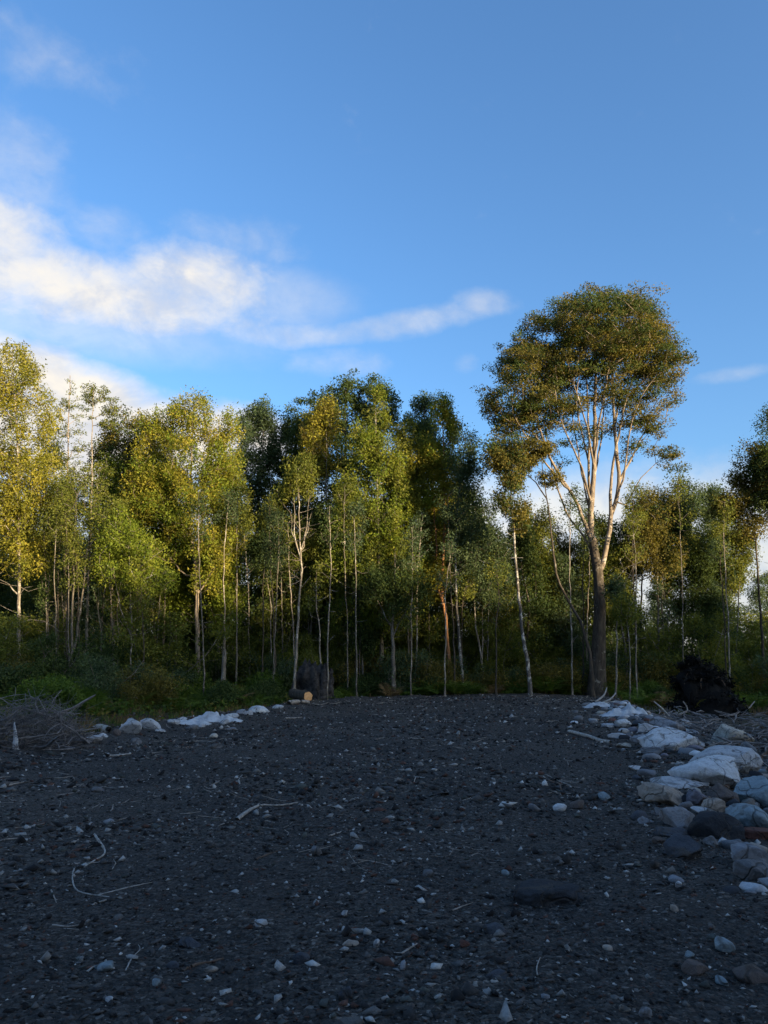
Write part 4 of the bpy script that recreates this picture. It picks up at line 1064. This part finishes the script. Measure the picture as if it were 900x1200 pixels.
PAL = np.array([(.018, .017, .017), (.034, .033, .032), (.058, .056, .054), (.092, .088, .084), (.075, .040, .030), (.06, .066, .060), (.15, .145, .135), (.27, .27, .26), (.40, .39, .37)])
PW = np.array([.19, .22, .17, .11, .09, .06, .08, .055, .025]); PW = PW / PW.sum()
def gravel():
    rg = np.random.default_rng(21); n = 68000
    r = (2.0 ** .38 + rg.uniform(0, 1, n) * (41 ** .38 - 2.0 ** .38)) ** (1 / .38); a = rg.uniform(-R(32), R(32), n)
    x, y = r * np.sin(a), r * np.cos(a)
    s = 0.0074 * (1 + .076 * r) * np.exp(rg.normal(0, .58, n)); s = np.clip(s, .003, .055)
    s *= .75 + .5 * sstep(fbm(np.stack([x * .6, y * .6, 0 * x + 7], -1), 3), -.35, .4)          # coarser in some patches than in others
    ps = pad_s(x, y); ok = (ps > -1.2) | ((x > 1.5) & (ps > -3.5)) | (rg.uniform(0, 1, n) < .25)
    x, y, r, s = x[ok], y[ok], r[ok], s[ok]; n = len(x)
    ci = rg.choice(len(PAL), n, p=PW)
    # many smaller pebbles are pale dust-coated chips
    z = ground_h(x, y)
    show = s / r; big = np.argsort(-show)[:205]; small = np.ones(n, bool); small[big] = False
    # the largest stones: one object each
    pr = [mesh('stone', *(lambda v: (v[0], v[1]))(rock_verts(900 + k, 2, .3, 6)), STONE) for k in range(6)]
    LAB = ['dark grey stone lying loose on the gravel', 'blackish stone lying loose on the gravel', 'medium grey stone lying loose on the gravel', 'lighter grey stone lying loose on the gravel', 'dull reddish stone lying loose on the gravel',
           'greenish grey stone lying loose on the gravel', 'light grey stone lying loose on the gravel', 'whitish stone lying loose on the gravel', 'white stone lying loose on the gravel']
    LAB[0], LAB[1] = LAB[1], LAB[0]
    for i in big:
        k = int(ci[i]); q = s[i]
        f = rg.uniform(.4, .8)
        o = obj('stone', pr[int(rg.integers(6))], None, (x[i], y[i], z[i] + q * f * .45), (rg.normal(0, .15), rg.normal(0, .15), rg.uniform(0, 6.28)), (q * rg.uniform(.9, 1.5), q * rg.uniform(.7, 1.1), q * f))
        o.color = (*PAL[k] * 1.15, 1)
        tag(o, LAB[k], 'stone', LAB[k].replace(' stone lying loose on the gravel', '') + ' stones loose on the gravel')
    x, y, z, s, ci = x[small], y[small], z[small], s[small], ci[small]; n = len(x)
    B = np.array([[1, 0, 0], [-1, 0, 0], [0, 1, 0], [0, -1, 0], [0, 0, 1], [0, 0, -1]], float); nb = 6
    Fc = np.array([[0, 2, 4], [2, 1, 4], [1, 3, 4], [3, 0, 4], [2, 0, 5], [1, 2, 5], [3, 1, 5], [0, 3, 5]])
    base = B[None] * rg.uniform(.75, 1.25, (n, 6, 1)) + rg.normal(0, .28, (n, 6, 3))
    sc = np.stack([s * rg.uniform(.8, 1.6, n), s * rg.uniform(.6, 1.1, n), s * rg.uniform(.35, .8, n)], -1)
    V = base * sc[:, None]
    t = rg.uniform(0, 6.28, n); c_, s_ = np.cos(t)[:, None], np.sin(t)[:, None]
    tl = rg.normal(0, .25, n)[:, None]
    X = V[..., 0] * c_ - V[..., 1] * s_; Yv = V[..., 0] * s_ + V[..., 1] * c_; Z = V[..., 2] + tl * V[..., 0]
    V = np.stack([X + x[:, None], Yv + y[:, None], Z + (z + sc[:, 2] * .35)[:, None]], -1).reshape(-1, 3)
    Q = (Fc[None] + (np.arange(n) * nb)[:, None, None]).reshape(-1, 3)
    tint = np.clip(PAL[ci] * rg.uniform(.7, 1.3, (n, 1)), 0, .6)
    o = obj('gravel', mesh('gravel', V, Q, PEBBLE, False, {'tint': np.repeat(tint, nb, 0)})); o['kind'] = 'stuff'
    tag(o, 'dark grey loose gravel spread over the pad', 'gravel')
gravel()
def heap_rubble():
    rg = np.random.default_rng(23); n = 520
    y = rg.uniform(5.5, 30, n) ; xr = np.interp(y, [0, 6, 14, 25, 41], [1.9, 3.2, 5.6, 8.0, 11.6]); x = xr + rg.normal(.1, .75, n) + (y < 16) * abs(rg.normal(0, .5, n))
    z = ground_h(x, y); Vs, Fs = [], []
    B = [rock_verts(970 + k, 2, .3, 8)[0] for k in range(8)]; Fc = ICO[2][1]; tint = []
    for k in range(n):
        q = rg.uniform(.025, .085) * (1 + .03 * y[k]); t = rg.uniform(0, 6.28); V = B[k % 8] * [q * rg.uniform(.9, 1.6), q, q * rg.uniform(.45, .8)]
        V = np.stack([V[:, 0] * math.cos(t) - V[:, 1] * math.sin(t), V[:, 0] * math.sin(t) + V[:, 1] * math.cos(t), V[:, 2]], -1) + [x[k], y[k], z[k] + q * .15]
        Vs.append(V); Fs.append(Fc + k * len(V)); c = list(COL.values())[rg.choice(12, p=np.array([4, 2, 4, 4, 3, 1.2, 1.5, 1.5, .6, 3, 1, 1.5]) / 27.3)]
        tint.append(np.tile(np.array(c) * rg.uniform(.5, 1.0), (len(V), 1)))
    o = obj('rubble', mesh('rubble', np.concatenate(Vs), np.concatenate(Fs), PEBBLE, False, {'tint': np.concatenate(tint)})); o['kind'] = 'stuff'
    tag(o, 'small mixed rubble packed between the boulders of the stone heap', 'rubble')
heap_rubble()

# ------------------------------------------------------------------ pale sheets at the verges
def sheet(cx, cy, w, h, label, seed, wrinkle=.10):
    gp = on_ground(cx, cy + h * .4); Y = gp[1]; rg = np.random.default_rng(seed)
    nx, ny = 46, 20; hw = w / F * Y / 2; hd = max(.35, hw * .35)
    u, v = np.meshgrid(np.linspace(-1, 1, nx), np.linspace(-1, 1, ny), indexing='ij')
    edge = 1 + .28 * fbm(np.stack([u * 2.2 + seed, v * .6, 0 * u], -1), 3)
    x = gp[0] + hw * u * (1 + .06 * vnoise(np.stack([v * 4, u * 0 + seed, u * 0], -1)))
    y = Y + hd * .6 + hd * v * edge * np.sqrt(np.clip(1 - .75 * u * u, .05, 1))
    top = h / F * Y
    wr = np.abs(fbm(np.stack([x * 2.6, y * 2.6, 0 * x + seed], -1), 4, .6))
    z = ground_h(x, y) + .012 + top * .85 * np.clip(1 - np.abs(v) ** 1.5, 0, 1) * (.35 + 1.5 * wr) * np.clip(1.05 - u * u, 0, 1)
    V = np.stack([x, y, z], -1).reshape(-1, 3); idx = np.arange(nx * ny).reshape(nx, ny)
    Q = np.stack([idx[:-1, :-1], idx[1:, :-1], idx[1:, 1:], idx[:-1, 1:]], -1).reshape(-1, 4)
    me = mesh('ground_sheet', V, Q, FABRIC); o = obj('ground_sheet', me)
    md = o.modifiers.new('thickness', 'SOLIDIFY'); md.thickness = .012; md.offset = -1
    return tag(o, label, 'sheet')
sheet(222, 846, 44, 8, 'crumpled pale ground sheet strip, thinner end by the grey stone', 3)
sheet(252, 841, 58, 13, 'crumpled pale ground sheet heaped along the verge before the wood', 4)
sheet(737, 832, 60, 14, 'crumpled pale ground sheet below the foot of the tallest tree', 5)
sheet(703, 825, 34, 8, 'small scrap of pale sheet near the splintered pale sticks', 6)

# ------------------------------------------------------------------ sticks
def rod(pts, r0, r1, k=6, step=.06, jit=0.0, rg=rng):
    q = resample(pts, step, jit, rg); n = len(q)
    return tubes(q, np.arange(n) - 1, np.linspace(r0, r1, n), range(n), k)
def stick(pix, wpx, mat, label, lift=.3, name='stick', taper=.45, forks=(), flat=None):
    g0 = on_ground(*pix[len(pix) // 2]); Y0 = g0[1]
    r = wpx * .72 / F * np.hypot(g0[0], Y0) / 2
    def line(pp, r):
        out = []
        for p in pp:
            q = on_ground(*p)
            q[2] = float(ground_h(q[0], q[1])) + r * .6 + (p[2] if len(p) > 2 else 0); out.append(q)
        return np.array(out)
    parts = [rod(line(pix, r), r, r * taper, 6, max(.03, r * 2), r * .12)]
    for f in forks: parts.append(rod(line(f, r * .6), r * .6, r * .25, 5, max(.03, r * 2), r * .1))
    V, Q = join(parts); c = V.mean(0)
    return tag(obj(name, mesh(name, V - c, Q, mat), None, c), label, 'stick')
stick([(111, 978), (123, 998), (112, 1008), (100, 1014), (88, 1017), (85, 1031), (91, 1044), (113, 1050), (143, 1053)], 3.4, PALEWOOD, 'long curled pale twig looping on the gravel', forks=[[(88, 1012), (110, 1011), (126, 1009)], [(113, 1050), (150, 1040), (178, 1034)]])
stick([(278, 961), (292, 951), (305, 945), (326, 945), (348, 942)], 6.5, PALEWOOD, 'bent pale strip of bark lying on open gravel', taper=.3)
stick([(122, 887), (138, 886), (154, 884)], 4.2, PALEWOOD, 'straight pale stick below the squarish pale block')
stick([(667, 858), (690, 864), (704, 869), (716, 871)], 6.0, PALEWOOD, 'long pale bark strip pointing at the stone heap', taper=.9)
stick([(0, 923), (14, 920), (28, 917)], 4, DRYWOOD, 'grey stick on gravel beneath the brush pile')
stick([(214, 1138), (230, 1131), (247, 1128), (262, 1124)], 6, BROWNWOOD, 'short thick brown stick above a tan stone')
stick([(102, 1139), (109, 1134), (116, 1131)], 4, PALEWOOD, 'small pale splinter beside the flat bluish stone')
stick([(107, 1061), (116, 1058), (125, 1055)], 4.5, PALEWOOD, 'stubby pale splinter under the curled twig')
stick([(62, 1084), (80, 1086), (100, 1083)], 3.2, DRYWOOD, 'thin split stick flat on gravel below the curled twig', forks=[[(75, 1088), (92, 1089)]])
stick([(60, 1043), (63, 1050), (66, 1058)], 2.6, DRYWOOD, 'short thin twig beside the curled twig')
stick([(147, 1137), (155, 1122), (164, 1113), (162, 1107)], 2.0, PALEWOOD, 'wispy bent twig right of the splinters in gravel'.replace('right of', 'beyond'))
stick([(420, 1008), (438, 1010), (455, 1014)], 2.6, DRYWOOD, 'thin grey twig with crossing pieces, middle gravel', forks=[[(408, 1000), (420, 1015), (433, 1022)], [(412, 1012), (432, 1008)]])
stick([(300, 1007), (318, 1000), (330, 996)], 3.2, BROWNWOOD, 'dull brown stick on gravel below the bent bark strip')
stick([(385, 980), (395, 977), (402, 974)], 3.2, PALEWOOD, 'short pale stick beside an angular grey stone')
stick([(530, 1067), (542, 1062), (554, 1058)], 2.6, DRYWOOD, 'thin straight twig in the middle gravel near the slate cobble')
stick([(470, 1118), (480, 1112), (489, 1106)], 4.2, DRYWOOD, 'short forked splinter beside a brick red pebble', forks=[[(462, 1116), (474, 1117)]])
stick([(630, 1143), (629, 1134), (633, 1122)], 2.6, PALEWOOD, 'bent white twig standing out of the lower gravel')
stick([(550, 1004), (560, 1000), (566, 1002)], 2.2, DRYWOOD, 'hair thin twig near the rounded grey stone')
stick([(281, 920), (280, 914), (284, 908)], 2.6, PALEWOOD, 'little upright pale twig on gravel above the bark strip')
stick([(110, 978), (116, 988), (123, 997)], 2.0, DRYWOOD, 'fine twig end touching the curled pale twig')
stick([(828, 941), (850, 925), (875, 902), (905, 878)], 6.5, BROWNWOOD, 'brown branch propped diagonally across the stone heap', taper=.8)
stick([(634, 911), (646, 916), (656, 920), (657, 932)], 3.2, BROWNWOOD, 'reddish bent twig above the bright white stone')
stick([(668, 921), (652, 914), (640, 908)], 2.4, DRYWOOD, 'thin twig beside the reddish bent twig')
stick([(478, 909), (488, 911), (498, 912)], 3, PALEWOOD, 'small T shaped pale twig on open gravel', forks=[[(487, 911), (485, 917)]])
stick([(218, 870), (235, 869), (252, 870)], 2.4, DRYWOOD, 'thin straight greyish twig near the cream stone')
stick([(335, 842), (345, 842), (354, 841)], 3, DRYWOOD, 'flat grey stick in front of the cut log')
for k, (a, b, c, lab) in enumerate([((698, 823, .02), (708, 815, .35), (711, 806, .8), 'tallest splintered pale stick at the tip of the sheet'), ((700, 826, .02), (714, 820, .3), (722, 812, .55), 'slanting pale stick among splinters by the tallest tree'),
                                   ((706, 826, .02), (716, 823, .1), (727, 822, .12), 'low pale stick among splinters by the tallest tree'), ((786, 842, .05), (776, 830, .3), (766, 822, .7), 'pale branch end rising behind the stone heap'),
                                   ((795, 838, .02), (806, 832, .25), (800, 822, .5), 'grey stick crossing behind the stone heap near yellow fern'), ((862, 836, .02), (875, 832, .3), (884, 822, .7), 'grey stick rising beside the bushier yellow fern')]):
    gp = on_ground(a[0], a[1]); Yq = gp[1]
    V, Q = rod(np.array([gp + [0, 0, .01], at(b[0], b[1], Yq + .1), at(c[0], c[1], Yq + .25)]), .045, .02, 6, .15, .01)
    cc = V.mean(0); tag(obj('stick', mesh('stick', V - cc, Q, PALEWOOD if k < 4 else DRYWOOD), None, cc), lab, 'stick')

def litter():
    rg = np.random.default_rng(31); parts = []
    n = 1100; r = (3.0 ** .7 + rg.uniform(0, 1, n) * (40 ** .7 - 3.0 ** .7)) ** (1 / .7); a = rg.uniform(-R(30), R(30), n)
    for k in range(n):
        x, y = r[k] * math.sin(a[k]), r[k] * math.cos(a[k]); s_ = float(pad_s(np.array(x), np.array(y)))
        if s_ < -2.5 and x < 0: continue
        if float(fbm(np.array([x * .45, y * .45, 3.0]), 3)) < (.02 if r[k] > 7 else .22): continue
        if y > 40: continue
        t = rg.uniform(0, math.pi); L = rg.uniform(.02, .09) * (1 + .07 * r[k]); th = L * rg.uniform(.04, .12) * .5
        d = np.array([math.cos(t) * L, math.sin(t) * L, 0]); p = np.array([x, y, 0])
        P = np.array([p - d, p + rg.normal(0, L * .18, 3), p + d]); P[:, 2] = ground_h(P[:, 0], P[:, 1]) + th * .6 + .003
        P[2, 2] += rg.uniform(0, .25) * L
        q = P; parts.append(tubes(q, np.arange(3) - 1, np.array([th, th, th * .5]), range(3), 4))
    V, Q = join(parts)
    o = obj('twig_litter', mesh('twig_litter', V, Q, DRYWOOD)); o['kind'] = 'stuff'; tag(o, 'fine pale twig litter strewn over the gravel', 'litter')
    # broken bark and wood rubble behind the stone heap
    parts = []
    for k in range(420):
        y = rg.uniform(13, 31); xr = np.interp(y, [0, 6, 14, 25, 41], [1.9, 3.2, 5.6, 8.0, 11.6]); x = xr + 1.0 + abs(rg.normal(0, 2.8))
        L = rg.uniform(.08, .4); t = rg.uniform(0, math.pi); th = rg.uniform(.008, .03)
        d = np.array([math.cos(t) * L, math.sin(t) * L, 0]); p = np.array([x, y, 0]); P = np.array([p - d, p + rg.normal(0, .05, 3), p + d])
        P[:, 2] = ground_h(P[:, 0], P[:, 1]) + rg.uniform(0, .22) + [0, .05, rg.uniform(0, .15)]
        parts.append(tubes(P, np.arange(3) - 1, np.array([th, th * .9, th * .5]), range(3), 5))
    V, Q = join(parts)
    o = obj('wood_rubble', mesh('wood_rubble', V, Q, TWIGMAT)); o['kind'] = 'stuff'; tag(o, 'broken woody rubble behind the stone heap', 'rubble')
litter()

# ------------------------------------------------------------------ brush pile
def brush():
    rg = np.random.default_rng(41)
    gp = on_ground(30, 880); Y = gp[1] + 1.0; p0 = at(34, 880, Y); b = np.array([p0[0], Y, float(ground_h(p0[0], Y, False))])
    t = thing('brush_pile', 'tangled grey heap of dead brushwood at the verge', 'brush pile', b)
    hx, hy, hh = 1.2, .9, .95
    def arc(L, big):
        while True:
            q = rg.uniform(-1, 1, 3)
            if q[2] > -.02 and np.linalg.norm(q) < 1: break
        c = q * [hx, hy, hh]; az = rg.uniform(0, 6.28); el = rg.normal(.12, .4)
        d = np.array([math.cos(az) * math.cos(el), math.sin(az) * math.cos(el), math.sin(el)]) * L / 2
        P = np.array([c - d, c + rg.normal(0, L * .10, 3), c + d * .6 + rg.normal(0, L * .08, 3), c + d + rg.normal(0, L * .14, 3)])
        P[:, 2] = np.maximum(P[:, 2], .02); P[:, 0] = np.clip(P[:, 0], -2.2, 1.3 + rg.uniform(0, .25)); return P
    for k in range(40):
        V, Q = rod(arc(rg.uniform(.9, 1.7), True), rg.uniform(.014, .034), .006, 6, .1, .008, rg)
        obj('branch', mesh('branch', V, Q, TWIGMAT), t)
    V, Q = join([rod(arc(rg.uniform(.4, 1.3), False), rg.uniform(.004, .010), .002, 3, .12, .012, rg) for k in range(620)])
    o = obj('twigs', mesh('twigs', V, Q, TWIGMAT), t); o['kind'] = 'stuff'
    # white splinter standing in front
    g1 = on_ground(17, 878); Yq = g1[1]
    V, Q = rod(np.array([g1 - [0, 0, .05], at(18, 868, Yq + .02), at(18, 855, Yq + .05), at(17, 846, Yq + .06)]), .075, .012, 7, .05, .006)
    cc = V.mean(0); tag(obj('stake', mesh('stake', (V - cc) * [1, .5, 1], Q, FABRIC), None, cc), 'white pointed splinter standing up before the brush pile', 'stake')
brush()

# ------------------------------------------------------------------ stump, snag, cut log, black mound
def stump():
    Y = 39.2; p = at(366, 812, Y); b = np.array([p[0], Y, float(ground_h(p[0], Y, False))]); rg = np.random.default_rng(51)
    t = thing('uprooted_stump', 'weathered grey uprooted stump with dark hollow behind the pale sapling', 'stump', b)
    V, Fc = ICO[4]; V = V.copy(); an = np.arctan2(V[:, 1], V[:, 0])
    rid = 1 + .13 * np.sin(an * 9 + 2 * V[:, 2]) + .22 * fbm(V * 2.1 + 5, 4)
    V = V * rid[:, None] * [1.0, .7, 1.05]; V[:, 2] += .72
    V[:, 2] += .35 * np.maximum(0, V[:, 2] - 1.1) * np.abs(fbm(V * 3 + 2, 3)) * 4
    hol = np.exp(-(((V[:, 0] + .5) / .34) ** 2 + ((V[:, 2] - .85) / .42) ** 2)) * (V[:, 1] < 0); V[:, 1] += hol * .75
    obj('body', mesh('body', V, Fc, STUMPMAT), t)
    for k, (dx, dz, w) in enumerate([(.62, 2.05, .34), (.92, 1.8, .24), (.30, 1.6, .2)]):
        V, Q = rod(np.array([[dx - .08, -.42, .15], [dx, -.48, dz * .5], [dx + .03, -.42, dz]]), w, w * .35, 7, .12, .02, rg)
        obj('splinter', mesh('splinter', V, Q, STUMPMAT), t)
    for k in range(9):
        a = rg.uniform(-.2, 3.4) + math.pi; L = rg.uniform(.8, 1.6)
        V, Q = rod(np.array([[0, 0, rg.uniform(.2, .9)], [math.cos(a) * L * .6, math.sin(a) * L * .6, rg.uniform(.3, .9)], [math.cos(a) * L, math.sin(a) * L, rg.uniform(0, .5)]]), .07, .015, 6, .12, .03, rg)
        obj('root', mesh('root', V, Q, STUMPMAT), t)
stump()
def snag():
    Y = 37.8; p = at(261, 815, Y); b = np.array([p[0], Y, float(ground_h(p[0], Y, False)) - .05]); top = at(261, 765, Y)[2] - b[2]
    rg = np.random.default_rng(52); n, m_ = 10, 14; V = []
    for k in range(m_):
        z = top * k / (m_ - 1)
        for j in range(n):
            r = .10 * (1.3 - .35 * k / m_) * (1 + .12 * rg.normal()); zz = z + (rg.uniform(-.22, .3) if k == m_ - 1 else 0)
            V.append([r * math.cos(j * 2 * math.pi / n), r * math.sin(j * 2 * math.pi / n), zz])
    Q = [[k * n + j, k * n + (j + 1) % n, (k + 1) * n + (j + 1) % n, (k + 1) * n + j] for k in range(m_ - 1) for j in range(n)]
    V.append([0, 0, top - .1]); c = len(V) - 1
    Fc = Q + [[(m_ - 1) * n + j, (m_ - 1) * n + (j + 1) % n, c] for j in range(n)]
    o = obj('broken_stem', mesh('broken_stem', np.array(V), Fc, BARK['grey']), None, b)
    tag(o, 'short snapped off stem with jagged bright top among the ferns', 'snag')
snag()
def cut_log():
    g0 = on_ground(361, 823); t = thing('cut_log', 'sawn log end glowing fresh orange beside the stump', 'log', g0)
    rg = np.random.default_rng(53); r = .21; ax = np.array([-.55, 1.0, .05]); ax /= np.linalg.norm(ax)
    c0 = np.array([0, 0, r + .02]); U, W = frames(ax[None]); n = 18
    prof = r * (1 + .08 * np.sin(np.arange(n) * 2.1) + .05 * rg.normal(0, 1, n))
    ring = lambda s, k: c0 + ax * s + (U * (prof * k * np.cos(np.arange(n) * 2 * np.pi / n))[:, None] + W * (prof * k * np.sin(np.arange(n) * 2 * np.pi / n))[:, None])
    rings = [ring(s, 1 + .04 * math.sin(s * 5)) for s in np.linspace(0, 1.7, 10)]
    V = np.concatenate(rings); Q = np.array([[k * n + j, k * n + (j + 1) % n, (k + 1) * n + (j + 1) % n, (k + 1) * n + j] for k in range(9) for j in range(n)])
    obj('bark', mesh('bark', V, Q, BARK['dark']), t)
    f = ring(-.004, .93); V = np.vstack([f, [c0 - ax * .012]]); Fc = np.array([[j, (j + 1) % n, n] for j in range(n)])
    obj('cut_face', mesh('cut_face', V, Fc, CUTWOOD, False), t)
    V, Q = rod(np.array([on_ground(338, 826) + [0, 0, .08], on_ground(350, 825) + [0, 0, .1], on_ground(362, 825) + [0, 0, .08]]), .10, .07, 9, .12, .008)
    cc = V.mean(0); tag(obj('weathered_log', mesh('weathered_log', V - cc, Q, DRYWOOD), None, cc), 'pale grey weathered log lying before the sawn orange log', 'log')
    V, Q = rod(np.array([on_ground(108, 858) + [0, 0, .1], on_ground(117, 857) + [0, 0, .12], on_ground(127, 859) + [0, 0, .08]]), .10, .08, 9, .1, .008)
    cc = V.mean(0); tag(obj('weathered_log', mesh('weathered_log', V - cc, Q, PALEWOOD), None, cc), 'short pale log in dry grass beside the squarish pale block', 'log')
cut_log()
def mound():
    Y = 31.5; p = at(831, 826, Y); b = np.array([p[0], Y, float(ground_h(p[0], Y, False)) - .05]); rg = np.random.default_rng(54)
    t = thing('black_mound', 'ragged pointed near black mound behind the two yellow ferns', 'mound', b)
    V, Fc = ICO[4]; V = V.copy(); r = np.hypot(V[:, 0], V[:, 1]); zz = np.clip(V[:, 2], -.2, 1)
    prof = np.interp(zz, [-.2, 0, .3, .6, .85, 1], [1.32, 1.3, 1.15, .75, .42, .0]); k = prof / np.maximum(r, 1e-3)
    V[:, 0] *= k; V[:, 1] *= k * .8; V[:, 2] = np.interp(zz, [-.2, 0, 1], [-.2, 0, 2.15])
    V[:, 0] -= .12 * V[:, 2]
    V = V + np.stack([fbm(V * 1.3 + 3, 4, .65), fbm(V * 1.3 + 13, 4, .65), fbm(V * 1.6 + 23, 4, .65)], -1) * [.75, .6, .45]
    obj('earth', mesh('earth', V, Fc, BLACKSOIL), t)
    cc = V[rg.choice(len(V), 230)]; cc = cc[cc[:, 2] > .1] * [1.06, 1.06, 1.04]
    V, Q, v = leaves(cc, rg.uniform(.12, .3, len(cc)), 26, .14, .8, rg)
    obj('dead_fronds', mesh('dead_fronds', V, Q, LEAF['black'], False, {'v': v}), t)
    for k in range(46):
        a = rg.uniform(0, 6.28); z = rg.uniform(.1, 2.1); rr = np.interp(z, [0, 2.1], [1.2, .3])
        s0 = np.array([math.cos(a) * rr - .12 * z, math.sin(a) * rr * .8, z]); L = rg.uniform(.25, .6)
        V, Q = rod(np.array([s0 * [.8, .8, 1], s0 + [math.cos(a) * L * .5, math.sin(a) * L * .5, .1], s0 + [math.cos(a) * L, math.sin(a) * L, rg.uniform(-.35, .3)]]), .03, .008, 5, .1, .02, rg)
        obj('root', mesh('root', V, Q, BLACKSOIL if k % 9 else BROWNWOOD), t)
mound()
def seedling():
    p = on_ground(568, 814); rg = np.random.default_rng(55)
    t = thing('seedling', 'tiny pale seedling alone on the crest of the gravel', 'plant', p)
    V, Q = rod(np.array([[0, 0, -.02], [.02, 0, .2], [0, .01, .42]]), .012, .005, 5, .08); obj('stem', mesh('stem', V, Q, BARK['pale']), t)
    c = np.array([[.05, 0, .2], [-.05, 0, .28], [.03, 0, .36], [0, 0, .42], [-.12, 0, .15]])
    V, Q, v = leaves(c, np.full(5, .12), 7, .13, .9, rg); obj('foliage', mesh('foliage', V, Q, LEAF['olive'], False, {'v': v}), t)
seedling()
